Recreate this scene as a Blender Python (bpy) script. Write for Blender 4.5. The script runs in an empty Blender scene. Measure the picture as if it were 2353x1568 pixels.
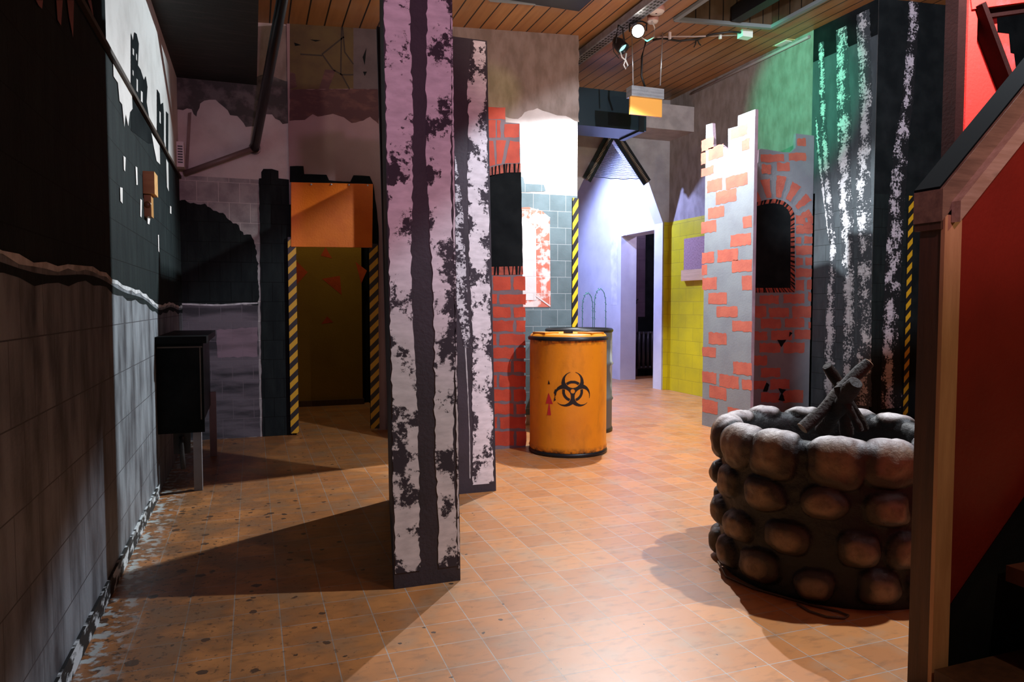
import bpy, math, random
from mathutils import Vector, Matrix, noise
D = bpy.data
SC = bpy.context.scene
COL = SC.collection
R = math.radians
# ------------------------------------------------------------------ camera, world, lights, exposure
F = 1650.0; EYE = 1.08
PITCH = math.atan(83 / F); YAW = math.atan(597 / math.hypot(F, 83))
cd = D.cameras.new('camera'); cam = D.objects.new('camera', cd); COL.objects.link(cam)
cd.sensor_width = 36; cd.lens = 36 * F / 2353; cd.clip_start = .02; cd.clip_end = 100
cam.location = (0, 0, EYE); cam.rotation_euler = (R(90) - PITCH, 0, -YAW)
SC.camera = cam
w = D.worlds.new('world'); SC.world = w; w.use_nodes = True
w.node_tree.nodes['Background'].inputs[0].default_value = (.02, .025, .03, 1)
w.node_tree.nodes['Background'].inputs[1].default_value = .04
SC.view_settings.view_transform = 'Standard'; SC.view_settings.look = 'None'
SC.view_settings.gamma = 1; SC.view_settings.use_curve_mapping = False
SC.view_settings.exposure = 0.0

def spot(name, loc, direction, power, color, half, blend=.2, size=.02):
    l = D.lights.new(name, 'SPOT'); l.energy = power; l.color = color
    l.spot_size = R(2 * half); l.spot_blend = blend; l.shadow_soft_size = size
    o = D.objects.new(name, l); COL.objects.link(o); o.location = loc
    o.rotation_euler = Vector(direction).to_track_quat('-Z', 'Y').to_euler()
    return o
LAMP = Vector((2.88, 5.26, 3.26))
spot('lamp_light_white', LAMP, (-.05, -.25, -1), 580, (.93, .96, 1), 71, .3, .02)
spot('lamp_light_spill', LAMP + Vector((-.08, 0, 0)), (-3.3, -1.0, -1.45), 560, (.78, .94, 1), 27, .6, .02)
spot('lamp_light_green', LAMP + Vector((.12, .1, -.02)), (1, .12, -.10), 190, (.0, 1, .52), 24, .6, .02)
spot('lamp_light_yellow', LAMP + Vector((-.1, .05, 0)), (-.75, .55, -.33), 10, (.85, 1, .15), 18, .8, .02)
spot('track_light_white', (3.0, 2.0, 3.1), (.404, .26, -.877), 430, (.80, .89, 1), 77.5, .07, .03)
spot('pink_flood', (.55, -.9, 2.75), (.38, 1, .12), 150, (1, .52, .80), 41, .3, .06)
spot('blue_flood', (3.7, 8.75, 3.0), (.75, -.1, -.8), 560, (.36, .45, 1), 66, .45, .05)
spot('unseen_passage_fill', (.8, 7.3, 2.9), (0, .2, -1), 24, (1, .8, .5), 70, .5, .1)  # unseen fill inside the passage, set to bring out the door
spot('added_ceiling_fill', (2.1, 1.2, 2.2), (.1, 1, .42), 260, (1, .84, .66), 34, .7, .05)  # added fill to brighten the ceiling boards; no known lamp there
spot('added_side_room_fill', (5.9, 8.4, 2.4), (-.3, 1, -.9), 35, (.75, .6, 1), 60, .5, .05)  # fill added so the side room is not black
spot('stair_lamp', (2.2, .1, 2.4), (-.1, 1, -1.0), 32, (1, .72, .5), 40, .5, .03)

# ------------------------------------------------------------------ projection helpers (pixel of the photo -> point on a real plane)
def ray(u, v):
    x = u - 1176.5; y = 784 - v
    f = F * math.cos(PITCH) + y * math.sin(PITCH); up = -F * math.sin(PITCH) + y * math.cos(PITCH)
    return Vector((f * math.sin(YAW) + x * math.cos(YAW), f * math.cos(YAW) - x * math.sin(YAW), up))
def onx(u, v, X):
    d = ray(u, v); return d * (X / d.x) + Vector((0, 0, EYE))
def ony(u, v, Y):
    d = ray(u, v); return d * (Y / d.y) + Vector((0, 0, EYE))
def onz(u, v, Z=0):
    d = ray(u, v); return d * ((Z - EYE) / d.z) + Vector((0, 0, EYE))
def ceil_z(x): return 3.33 + .062 * x
def onceil(u, v, drop=0):
    d = ray(u, v); return d * ((3.33 - drop - EYE) / (d.z - .062 * d.x)) + Vector((0, 0, EYE))

# ------------------------------------------------------------------ materials
MATS = {}
class NT:
    def __init__(s, name):
        s.m = D.materials.new(name); s.m.use_nodes = True; s.t = s.m.node_tree
        s.b = s.t.nodes['Principled BSDF']
    def n(s, typ, **kw):
        x = s.t.nodes.new(typ)
        for k, v in kw.items(): setattr(x, k, v)
        return x
    def l(s, a, b): s.t.links.new(a, b)
    def math(s, op, a, b=None, c=None):
        x = s.n('ShaderNodeMath', operation=op)
        for i, v in enumerate((a, b, c)):
            if v is None: continue
            if isinstance(v, (int, float)): x.inputs[i].default_value = v
            else: s.l(v, x.inputs[i])
        return x.outputs[0]
    def mix(s, f, a, b):
        x = s.n('ShaderNodeMix', data_type='RGBA')
        for i, v in ((0, f), (6, a), (7, b)):
            if isinstance(v, (int, float)): x.inputs[i].default_value = v
            elif isinstance(v, tuple): x.inputs[i].default_value = (*v, 1)
            else: s.l(v, x.inputs[i])
        return x.outputs[2]
    def ramp(s, f, lo, hi):
        x = s.n('ShaderNodeMapRange', clamp=True); s.l(f, x.inputs[0])
        x.inputs[1].default_value = lo; x.inputs[2].default_value = hi
        return x.outputs[0]
    def noise(s, vec, scale, detail=4, sc=None, rough=.55):
        if sc:
            mp = s.n('ShaderNodeMapping'); mp.inputs['Scale'].default_value = sc; s.l(vec, mp.inputs[0]); vec = mp.outputs[0]
        x = s.n('ShaderNodeTexNoise'); x.inputs['Scale'].default_value = scale; x.inputs['Detail'].default_value = detail
        x.inputs['Roughness'].default_value = rough
        s.l(vec, x.inputs['Vector']); return x.outputs[0]
def paint(name, c1, c2=None, scale=6, st=(1, 1, 1), lo=.4, hi=.65, rough=.6, tile=None, grout=None,
          coord='UV', bump=.15, metal=0, spec=.3, fine=0):
    """paint with a second colour showing through in patches; tile=(w,h) adds running-bond tile joints (UV in metres)"""
    if name in MATS: return MATS[name]
    k = NT(name); tc = k.n('ShaderNodeTexCoord'); vec = tc.outputs[coord]
    c2 = c2 or tuple(x * .75 for x in c1)
    n1 = k.noise(vec, scale, 6, st)
    col = k.mix(k.ramp(n1, lo, hi), c1, c2)
    n2 = k.noise(vec, 60, 3)
    h = n2
    if tile:
        br = k.n('ShaderNodeTexBrick'); k.l(vec, br.inputs[0])
        br.offset = .5; br.squash = 1
        br.inputs['Scale'].default_value = 1; br.inputs['Brick Width'].default_value = tile[0]; br.inputs['Row Height'].default_value = tile[1]
        br.inputs['Mortar Size'].default_value = .0022; br.inputs['Mortar Smooth'].default_value = .3
        br.inputs['Color1'].default_value = (1, 1, 1, 1); br.inputs['Color2'].default_value = (.8, .8, .8, 1)
        br.inputs['Mortar'].default_value = (1, 1, 1, 1)
        g = grout or tuple(min(1, x * 1.5 + .02) for x in c1)
        mul = k.n('ShaderNodeMix', data_type='RGBA', blend_type='MULTIPLY'); mul.inputs[0].default_value = .6
        k.l(col, mul.inputs[6]); k.l(br.outputs[0], mul.inputs[7])
        col = k.mix(br.outputs[1], mul.outputs[2], g)
        h = k.math('SUBTRACT', k.math('MULTIPLY', n2, .2), br.outputs[1])
    k.l(col, k.b.inputs['Base Color'])
    k.b.inputs['Roughness'].default_value = rough; k.b.inputs['Metallic'].default_value = metal
    k.b.inputs['Specular IOR Level'].default_value = spec
    if bump:
        bp = k.n('ShaderNodeBump'); bp.inputs['Strength'].default_value = bump; bp.inputs['Distance'].default_value = .01
        k.l(h, bp.inputs['Height']); k.l(bp.outputs[0], k.b.inputs['Normal'])
    MATS[name] = k.m; return k.m
def bark(name, white=(.82, .78, .82), dark=(.035, .03, .037), big=.5, fine=.35, edge=.25, thr=.70, seed=0, tile=None):
    """painted birch bark: white with dark sponge marks that thicken to the edge (UV layer 'trunk': across, length)"""
    if name in MATS: return MATS[name]
    k = NT(name); uv = k.n('ShaderNodeUVMap', uv_map='trunk'); tc = k.n('ShaderNodeTexCoord')
    sx = k.n('ShaderNodeSeparateXYZ'); k.l(uv.outputs[0], sx.inputs[0])
    off = k.n('ShaderNodeVectorMath', operation='ADD'); off.inputs[1].default_value = (seed * 3.1, seed * 7.7, 0); k.l(tc.outputs['UV'], off.inputs[0])
    v = off.outputs[0]
    nb = k.noise(v, 7, 2, (1.2, 1, 1)); nf = k.noise(v, 50, 5, (1, 1, 1), .7)
    e = k.math('ABSOLUTE', k.math('SUBTRACT', sx.outputs[0], .42))
    s = k.math('ADD', k.math('ADD', k.math('MULTIPLY', nb, big * 2), k.math('MULTIPLY', nf, fine * 2)), k.math('MULTIPLY', e, edge * 2))
    f = k.ramp(s, thr * 1.5 - .02, thr * 1.5 + .05)
    stain = k.noise(v, 14, 4, (1, 2.5, 1))
    wcol = k.mix(k.ramp(stain, .35, .75), white, tuple(c * .72 for c in white))
    col = k.mix(f, wcol, dark)
    if tile:
        br = k.n('ShaderNodeTexBrick'); k.l(tc.outputs['UV'], br.inputs[0]); br.offset = .5
        br.inputs['Scale'].default_value = 1; br.inputs['Brick Width'].default_value = tile[0]; br.inputs['Row Height'].default_value = tile[1]
        br.inputs['Mortar Size'].default_value = .0022
        col = k.mix(k.math('MULTIPLY', br.outputs[1], .6), col, dark)
    k.l(col, k.b.inputs['Base Color']); k.b.inputs['Roughness'].default_value = .65; k.b.inputs['Specular IOR Level'].default_value = .2
    MATS[name] = k.m; return k.m
def wood(name, c1, c2, rough=.55, axis=0, knots=True):
    if name in MATS: return MATS[name]
    k = NT(name); tc = k.n('ShaderNodeTexCoord')
    st = [9, 9, 9]; st[axis] = .9
    n1 = k.noise(tc.outputs['Object'], 4, 6, tuple(st), .65)
    col = k.mix(k.ramp(n1, .35, .65), c1, c2)
    if knots:
        vo = k.n('ShaderNodeTexVoronoi'); mp = k.n('ShaderNodeMapping'); s2 = [9, 9, 9]; s2[axis] = 3
        mp.inputs['Scale'].default_value = tuple(s2); k.l(tc.outputs['Object'], mp.inputs[0]); k.l(mp.outputs[0], vo.inputs['Vector']); vo.inputs['Scale'].default_value = 1
        col = k.mix(k.ramp(vo.outputs['Distance'], .16, .04), col, tuple(c * .25 for c in c2))
    k.l(col, k.b.inputs['Base Color']); k.b.inputs['Roughness'].default_value = rough
    bp = k.n('ShaderNodeBump'); bp.inputs['Strength'].default_value = .2; bp.inputs['Distance'].default_value = .01
    k.l(n1, bp.inputs['Height']); k.l(bp.outputs[0], k.b.inputs['Normal'])
    MATS[name] = k.m; return k.m
def flat(name, c, rough=.5, metal=0, emit=0, spec=.5):
    if name in MATS: return MATS[name]
    k = NT(name); k.b.inputs['Base Color'].default_value = (*c, 1); k.b.inputs['Roughness'].default_value = rough
    k.b.inputs['Metallic'].default_value = metal; k.b.inputs['Specular IOR Level'].default_value = spec
    if emit: k.b.inputs['Emission Color'].default_value = (*c, 1); k.b.inputs['Emission Strength'].default_value = emit
    MATS[name] = k.m; return k.m
def hazard(name='hazard_tape_dimmed', p=.105, sl=1.0, c=(.62, .34, .015)):
    if name in MATS: return MATS[name]
    k = NT(name); tc = k.n('ShaderNodeTexCoord'); sx = k.n('ShaderNodeSeparateXYZ'); k.l(tc.outputs['UV'], sx.inputs[0])
    s = k.math('FRACT', k.math('DIVIDE', k.math('ADD', k.math('MULTIPLY', sx.outputs[0], -sl), sx.outputs[1]), p))
    f = k.math('GREATER_THAN', s, .5)
    k.l(k.mix(f, c, (.012, .012, .012)), k.b.inputs['Base Color']); k.b.inputs['Roughness'].default_value = .45
    MATS[name] = k.m; return k.m
def floor_mat():
    k = NT('floor_tiles'); tc = k.n('ShaderNodeTexCoord'); uv = tc.outputs['UV']
    mp = k.n('ShaderNodeMapping'); mp.inputs['Location'].default_value = (.079, -2.326 + .152 * 16, 0); k.l(uv, mp.inputs[0])
    br = k.n('ShaderNodeTexBrick'); k.l(mp.outputs[0], br.inputs[0]); br.offset = 0
    br.inputs['Scale'].default_value = 1; br.inputs['Brick Width'].default_value = .152; br.inputs['Row Height'].default_value = .152
    br.inputs['Mortar Size'].default_value = .0018; br.inputs['Mortar Smooth'].default_value = .2; br.inputs['Bias'].default_value = -.1
    br.inputs['Color1'].default_value = (.56, .225, .065, 1); br.inputs['Color2'].default_value = (.42, .155, .042, 1)
    br.inputs['Mortar'].default_value = (.42, .36, .31, 1)
    n1 = k.noise(uv, 5, 5); n2 = k.noise(uv, 38, 6, None, .7); n3 = k.noise(uv, 1.3, 3); n4 = k.noise(uv, 14, 4, (1, 2.2, 1))
    col = k.mix(k.ramp(n1, .5, .8), br.outputs[0], (.40, .25, .14))
    col = k.mix(k.math('MULTIPLY', k.ramp(n4, .52, .72), .45), col, (.16, .075, .03))
    # black paint spots, denser beside the left wall
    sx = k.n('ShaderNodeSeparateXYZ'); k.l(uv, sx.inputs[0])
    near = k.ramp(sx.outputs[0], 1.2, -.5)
    vo = k.n('ShaderNodeTexVoronoi'); vo.inputs['Scale'].default_value = 14; k.l(uv, vo.inputs['Vector'])
    wv = k.noise(uv, 50, 3)
    rr = k.math('ADD', vo.outputs['Distance'], k.math('MULTIPLY', k.math('SUBTRACT', wv, .5), .35))
    sel = k.n('ShaderNodeSeparateColor'); k.l(vo.outputs['Color'], sel.inputs[0])
    thr = k.math('MULTIPLY', k.math('ADD', k.math('MULTIPLY', near, .30), .035), sel.outputs[0])
    spotf = k.math('LESS_THAN', rr, thr)
    spotf = k.math('MAXIMUM', spotf, k.math('MULTIPLY', k.ramp(k.math('ADD', n2, k.math('MULTIPLY', near, .11)), .655, .70), near))
    col = k.mix(k.math('MULTIPLY', spotf, .9), col, (.02, .015, .012))
    col = k.mix(k.math('MULTIPLY', k.math('MULTIPLY', near, k.ramp(n1, .25, .55)), .75), col, (.10, .05, .025))  # brown grime, deepened near the left wall to paint in dimmer light
    # pale paint splashes by the wall and thin scuffs
    ed = k.ramp(sx.outputs[0], -.36, -.50)
    pale = k.math('MULTIPLY', k.ramp(k.noise(uv, 22, 5), .5, .58), ed)
    col = k.mix(pale, col, (.45, .5, .5))
    sc = k.ramp(k.noise(uv, 70, 2, (1, .12, 1)), .75, .8)
    col = k.mix(k.math('MULTIPLY', sc, .25), col, (.6, .55, .5))
    k.l(col, k.b.inputs['Base Color'])
    k.l(k.math('ADD', k.math('MULTIPLY', n3, .15), .33), k.b.inputs['Roughness'])
    k.b.inputs['Specular IOR Level'].default_value = .8
    bp = k.n('ShaderNodeBump'); bp.inputs['Strength'].default_value = .25; bp.inputs['Distance'].default_value = .004
    h = k.math('SUBTRACT', k.math('MULTIPLY', k.noise(uv, 9, 3), .6), br.outputs[1])
    k.l(h, bp.inputs['Height']); k.l(bp.outputs[0], k.b.inputs['Normal'])
    return k.m
def plank_mat(name, c1, c2, gap=(.01, .008, .006)):
    """ceiling boards running along Y, .14 m pitch"""
    k = NT(name); tc = k.n('ShaderNodeTexCoord'); uv = tc.outputs['UV']; sx = k.n('ShaderNodeSeparateXYZ'); k.l(uv, sx.inputs[0])
    q = k.math('DIVIDE', k.math('ADD', sx.outputs[0], 20), .142)
    f = k.math('LESS_THAN', k.math('FRACT', q), .085)
    wn = k.n('ShaderNodeTexWhiteNoise', noise_dimensions='1D'); k.l(k.math('FLOOR', q), wn.inputs['W'])
    n1 = k.noise(uv, 3, 6, (8, .6, 1)); n2 = k.noise(uv, 1.5, 4)
    col = k.mix(k.ramp(n1, .35, .7), c1, c2)
    col = k.mix(k.math('MULTIPLY', wn.outputs[0], .35), col, tuple(x * .6 for x in c2))
    col = k.mix(k.math('MULTIPLY', k.ramp(n2, .5, .75), .35), col, (.45, .38, .3))
    col = k.mix(f, col, gap)
    k.l(col, k.b.inputs['Base Color']); k.b.inputs['Roughness'].default_value = .45
    bp = k.n('ShaderNodeBump'); bp.inputs['Strength'].default_value = .5; bp.inputs['Distance'].default_value = .01; bp.invert = True
    k.l(f, bp.inputs['Height']); k.l(bp.outputs[0], k.b.inputs['Normal'])
    return k.m

TILE = (.158, .158)
BLK = (.008, .010, .011)
plaster = paint('white_plaster', (.62, .58, .56), (.5, .46, .44), 4, (1, 1, 1), .45, .7, .8, bump=.2)
plaster_old = paint('stained_plaster', (.31, .26, .235), (.22, .18, .155), 7, (1.5, .6, 1), .4, .62, .8, bump=.2)
grey_cloud = paint('grey_cloud_paint', (.07, .07, .068), (.16, .15, .15), 9, (1, 1, 1), .45, .6, .8)
black = paint('black_paint', BLK, (.014, .017, .018), 5, rough=.9, bump=.05, spec=.03)
black_tile = paint('black_painted_tile', (.010, .014, .015), (.016, .022, .022), 5, (3, .7, 1), tile=TILE, grout=(.006, .007, .007), rough=.7, bump=.5, spec=.08)
tile_grey = paint('grey_tile', (.38, .37, .36), (.25, .24, .24), 9, (1, 1, 1), .4, .65, .5, tile=TILE, grout=(.6, .57, .55), bump=.4)
tile_slate = paint('slate_blue_tile', (.13, .185, .205), (.10, .145, .16), 5, (1, 1, 1), .4, .65, .4, tile=(.158, .148), grout=(.33, .38, .4), bump=.4)
tile_low = paint('brushed_grey_tile', (.25, .27, .295), (.06, .06, .068), 3.2, (2.6, .8, 1), .38, .66, .5, tile=(.2, .2), grout=(.07, .07, .08), bump=.6)
tile_low2 = paint('brushed_mauve_tile', (.14, .125, .145), (.035, .036, .042), 3, (.5, 3, 1), .42, .6, .5, tile=TILE, grout=(.15, .13, .15), bump=.4)
tile_yellow = paint('yellow_painted_tile', (.60, .50, .015), (.50, .42, .02), 4, (1, 1, 1), .4, .7, .35, tile=(.3, .16), grout=(.28, .22, .02), bump=.4)
tile_birch = paint('dark_slate_painted_tile', (.075, .095, .105), (.05, .062, .07), 5, (2, .6, 1), .4, .65, .5, tile=(.3, .148), grout=(.015, .02, .02), bump=.4)
slate_plain = paint('dark_slate_paint', (.075, .095, .105), (.05, .062, .07), 5, (2, .6, 1), rough=.6)
white_wall = paint('pale_wall_paint', (.66, .66, .70), (.58, .58, .63), 3, rough=.7)
prop_base = paint('plum_grey_paint', (.055, .045, .058), (.04, .034, .042), 4, rough=.6)
prop_grey = paint('castle_grey_paint', (.23, .26, .285), (.20, .22, .25), 5, rough=.6)
brick_red = paint('brick_red_paint', (.50, .14, .095), (.42, .11, .08), 9, rough=.6, fine=1)
brick_red2 = paint('deep_brick_red_paint', (.55, .075, .035), (.42, .05, .025), 7, rough=.6)
mortar_mauve = paint('mauve_mortar_paint', (.20, .15, .17), rough=.6)
hatch_red = paint('hatched_brick_paint', (.45, .09, .05), (.2, .04, .03), 22, rough=.6)
brush_red = paint('brushed_red_on_white_tile', (.60, .16, .11), (.72, .62, .6), 9, (1, 1, 1), .47, .55, .5, tile=(.158, .148), grout=(.7, .6, .58), bump=.4)
white_tile = paint('white_painted_tile', (.7, .66, .66), (.62, .58, .58), 5, tile=(.158, .148), grout=(.55, .52, .52), rough=.5, bump=.4)
mauve_wall = paint('mauve_plaster', (.36, .25, .26), (.32, .22, .23), 3, rough=.8)
maroon = paint('maroon_band_paint', (.09, .045, .048), (.16, .08, .07), 7, (1, 2, 1), .5, .7, .8)
olive = paint('olive_brown_board', (.12, .085, .035), (.09, .06, .03), 6, rough=.7)
orange_board = paint('orange_board_paint', (.80, .18, .008), (.7, .14, .008), 4, rough=.5)
ochre = paint('ochre_door_paint', (.34, .19, .02), (.30, .16, .018), 3, rough=.5)
tri_orange = paint('orange_triangle_paint', (.62, .09, .02), rough=.5)
hz = hazard()  # yellow darkened to stand in for the lamp being blocked here
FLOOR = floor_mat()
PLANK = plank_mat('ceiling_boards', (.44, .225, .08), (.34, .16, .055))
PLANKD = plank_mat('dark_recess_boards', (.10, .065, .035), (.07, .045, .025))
metal = flat('grey_metal', (.55, .57, .6), .3, .8); dark_metal = flat('black_metal', (.012, .013, .015), .4, .3)
frame_metal = flat('painted_frame_metal', (.22, .26, .27), .5, .2)
rubber = flat('black_cable_rubber', (.008, .008, .008), .5)
white_plastic = flat('white_plastic', (.75, .72, .72), .35)
W1 = wood('dark_brown_timber', (.10, .045, .02), (.06, .028, .013), axis=2, knots=False)
W2 = wood('pale_pine_timber', (.62, .36, .17), (.5, .27, .12), axis=2)
W3 = wood('weathered_pine_rail', (.24, .155, .095), (.13, .08, .05), axis=0)
W4 = wood('light_pine_rail', (.48, .35, .25), (.33, .22, .14), axis=0)

# ------------------------------------------------------------------ mesh building
class MB:
    def __init__(s): s.v = []; s.f = []; s.m = []; s.uv = []; s.uv2 = []; s.mats = []; s.smooth = []
    def mi(s, m):
        if m not in s.mats: s.mats.append(m)
        return s.mats.index(m)
    def poly(s, pts, m, uvs=None, uv2=None, smooth=False):
        b = len(s.v); s.v += [tuple(p) for p in pts]; s.f.append(tuple(range(b, b + len(pts)))); s.m.append(s.mi(m))
        if uvs is None:
            n = (Vector(pts[1]) - Vector(pts[0])).cross(Vector(pts[2]) - Vector(pts[1]))
            a = [abs(x) for x in n]; k = a.index(max(a))
            ax = [(1, 2), (0, 2), (0, 1)][k]; uvs = [(p[ax[0]], p[ax[1]]) for p in pts]
        s.uv += list(uvs); s.uv2 += list(uv2) if uv2 else [(.42, 0)] * len(pts); s.smooth.append(smooth)
    def hexa(s, c, m):
        """c: 8 corners, bottom four counter-clockwise seen from above, then top four"""
        for q in ((3, 2, 1, 0), (4, 5, 6, 7), (0, 1, 5, 4), (1, 2, 6, 5), (2, 3, 7, 6), (3, 0, 4, 7)): s.poly([c[i] for i in q], m)
        return s
    def box(s, a, b, m):
        x0, y0, z0 = a; x1, y1, z1 = b
        return s.hexa([(x0, y0, z0), (x1, y0, z0), (x1, y1, z0), (x0, y1, z0), (x0, y0, z1), (x1, y0, z1), (x1, y1, z1), (x0, y1, z1)], m)
    def bar(s, a, b, w, h, m, up=(0, 0, 1)):
        a = Vector(a); b = Vector(b); d = (b - a).normalized(); u = Vector(up)
        sd = d.cross(u).normalized() * (w / 2); u2 = sd.cross(d).normalized() * (h / 2)
        c = [a - sd - u2, a + sd - u2, b + sd - u2, b - sd - u2, a - sd + u2, a + sd + u2, b + sd + u2, b - sd + u2]
        return s.hexa(c, m)
    def extrude(s, pts, off, m, mside=None):
        off = Vector(off); p = [Vector(q) for q in pts]; q = [x + off for x in p]
        s.poly(p, m); s.poly(q[::-1], mside or m)
        for i in range(len(p)): j = (i + 1) % len(p); s.poly([p[j], p[i], q[i], q[j]], mside or m)
        return s
    def tube(s, path, r, m, seg=10, caps=True):
        P = [Vector(p) for p in path]; rs = r if isinstance(r, (list, tuple)) else [r] * len(P); rings = []
        for i, p in enumerate(P):
            d = (P[min(i + 1, len(P) - 1)] - P[max(i - 1, 0)]).normalized()
            a = d.cross(Vector((0, 0, 1)) if abs(d.z) < .9 else Vector((1, 0, 0))).normalized(); b = d.cross(a)
            rings.append([p + (a * math.cos(t) + b * math.sin(t)) * rs[i] for t in [2 * math.pi * k / seg for k in range(seg)]])
        for i in range(len(P) - 1):
            for k in range(seg):
                j = (k + 1) % seg
                s.poly([rings[i][k], rings[i + 1][k], rings[i + 1][j], rings[i][j]], m, [(k / seg * .3, i), (k / seg * .3, i + 1), ((k + 1) / seg * .3, i + 1), ((k + 1) / seg * .3, i)], smooth=True)
        if caps: s.poly(rings[0], m, [(0, 0)] * seg); s.poly(rings[-1][::-1], m, [(0, 0)] * seg)
        return s
    def lathe(s, prof, c, m, seg=48, axis=None):
        """prof: (r, h) list; axis: direction of h"""
        ax = Vector(axis or (0, 0, 1)).normalized(); a = ax.orthogonal().normalized(); b = ax.cross(a); c = Vector(c)
        if ax.z > .99: a = Vector((1, 0, 0)); b = Vector((0, 1, 0))
        rg = [[c + ax * h + (a * math.cos(t) + b * math.sin(t)) * r for t in [2 * math.pi * k / seg for k in range(seg)]] for r, h in prof]
        for i in range(len(prof) - 1):
            for k in range(seg):
                j = (k + 1) % seg; q = [rg[i][k], rg[i][j], rg[i + 1][j], rg[i + 1][k]]
                rr = max(prof[i][0], .01)
                s.poly(q, m, [(k / seg * 6.28 * rr, prof[i][1]), ((k + 1) / seg * 6.28 * rr, prof[i][1]), ((k + 1) / seg * 6.28 * rr, prof[i + 1][1]), (k / seg * 6.28 * rr, prof[i + 1][1])], smooth=True)
        return s
    def build(s, name, parent=None, merge=False, autos=None):
        me = D.meshes.new(name); me.from_pydata(s.v, [], s.f)
        for m in s.mats: me.materials.append(m)
        for i, p in enumerate(me.polygons): p.material_index = s.m[i]; p.use_smooth = s.smooth[i]
        u = me.uv_layers.new(name='UVMap'); u2 = me.uv_layers.new(name='trunk')
        for i, c in enumerate(s.uv): u.data[i].uv = c; u2.data[i].uv = s.uv2[i]
        if merge or any(s.smooth):
            import bmesh
            bm = bmesh.new(); bm.from_mesh(me); bmesh.ops.remove_doubles(bm, verts=bm.verts, dist=1e-5); bm.to_mesh(me); bm.free()
        o = D.objects.new(name, me); COL.objects.link(o)
        if autos:
            me.set_sharp_from_angle(angle=R(autos))
        if parent: o.parent = parent; o.matrix_parent_inverse = Matrix.Translation(-parent.location) if parent.type == 'EMPTY' and parent.parent is None else Matrix()
        return o
def tag(o, label, cat, group=None):
    o['label'] = label; o['category'] = cat
    if group: o['group'] = group
    return o
def thing(name, label, cat, loc, group=None):
    o = D.objects.new(name, None); COL.objects.link(o); o.location = loc; o.empty_display_size = .05
    return tag(o, label, cat, group)
def struct(o): o['kind'] = 'structure'; return o

def rough(pts, amp=.01, step=.03, seed=0):
    rnd = random.Random(seed); out = []
    n = len(pts)
    for i in range(n):
        a = Vector(pts[i]); b = Vector(pts[(i + 1) % n]); L = (b - a).length; k = max(1, int(L / step)); nn = Vector((-(b - a).y, (b - a).x)).normalized() if L else Vector((0, 0))
        for j in range(k):
            q = a + (b - a) * (j / k)
            if amp: q = q + nn * rnd.uniform(-amp, amp)
            out.append((q.x, q.y))
    return out
class Plane:
    """a painted plane: axis 'X' (x = c) or 'Y' (y = c); sgn = side the paint layers rise to"""
    def __init__(s, axis, c, sgn): s.a = axis; s.c = c; s.s = sgn
    def p(s, st, k=0):
        o = s.c + s.s * k * .0012
        return (o, st[0], st[1]) if s.a == 'X' else (st[0], o, st[1])
    def px(s, pts):
        return [((onx(u, v, s.c).y if s.a == 'X' else ony(u, v, s.c).x), (onx if s.a == 'X' else ony)(u, v, s.c).z) for u, v in pts]
    def poly(s, mb, pts, m, k=1, amp=0, step=.03, seed=0, uv2=None):
        if amp: pts = rough(pts, amp, step, seed)
        P = [s.p(q, k) for q in pts]
        # orient to the visible side
        area = sum(pts[i][0] * pts[(i + 1) % len(pts)][1] - pts[(i + 1) % len(pts)][0] * pts[i][1] for i in range(len(pts)))
        flip = (area < 0) != ((s.s > 0) != (s.a == 'X'))
        if flip: P = P[::-1]; pts = pts[::-1]
        mb.poly(P, m, list(pts))
    def pxpoly(s, mb, pts, m, k=1, amp=0, step=.03, seed=0): s.poly(mb, s.px(pts), m, k, amp, step, seed)
    def trunk(s, mb, rows, m, k=1, jag=.004, seed=0, step=.02):
        """rows: (z, left, right) top to bottom, in plane metres"""
        rnd = random.Random(seed); rows = sorted(rows, key=lambda r: -r[0]); L = []
        z = rows[0][0]
        while z > rows[-1][0]:
            for a, b in zip(rows, rows[1:]):
                if a[0] >= z >= b[0]: t = (a[0] - z) / (a[0] - b[0] + 1e-9); l = a[1] + (b[1] - a[1]) * t; r = a[2] + (b[2] - a[2]) * t; break
            L.append((z, l + rnd.uniform(-jag, jag), r + rnd.uniform(-jag, jag))); z -= step
        L.append(rows[-1])
        for a, b in zip(L, L[1:]):
            q = [(b[1], b[0]), (b[2], b[0]), (a[2], a[0]), (a[1], a[0])]; u2 = [(0, b[0]), (1, b[0]), (1, a[0]), (0, a[0])]
            P = [s.p(x, k) for x in q]; mb.poly(P, m, q, u2)
    def pxtrunk(s, mb, rows, m, k=1, jag=.004, seed=0):
        """rows: (v, u_left, u_right) pixels"""
        R_ = []
        for v, a, b in rows:
            A = s.px([(a, v), (b, v)]); R_.append((A[0][1], A[0][0], A[1][0]))
        s.trunk(mb, R_, m, k, jag, seed)

def hatchband(pl, mb, outer, inner, n, seed=0, k=3):
    rnd = random.Random(seed)
    def samp(P):
        L = [0]
        for a, b in zip(P, P[1:]): L.append(L[-1] + math.dist(a, b))
        def f(t):
            t *= L[-1]
            for i in range(len(P) - 1):
                if t <= L[i + 1] + 1e-9: q = (t - L[i]) / (L[i + 1] - L[i] + 1e-9); return (P[i][0] + (P[i + 1][0] - P[i][0]) * q, P[i][1] + (P[i + 1][1] - P[i][1]) * q)
            return P[-1]
        return f
    fo, fi = samp(outer), samp(inner)
    for i in range(n):
        t = (i + rnd.uniform(.2, .8)) / n; d = rnd.uniform(.12, .3) / n; sk = rnd.uniform(-.25, .25) / n
        q = [fo(max(0, t - d)), fo(min(1, t + d)), fi(min(1, max(0, t + d * .7 + sk))), fi(min(1, max(0, t - d * .7 + sk)))]
        pl.pxpoly(mb, q, black, k)

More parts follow.
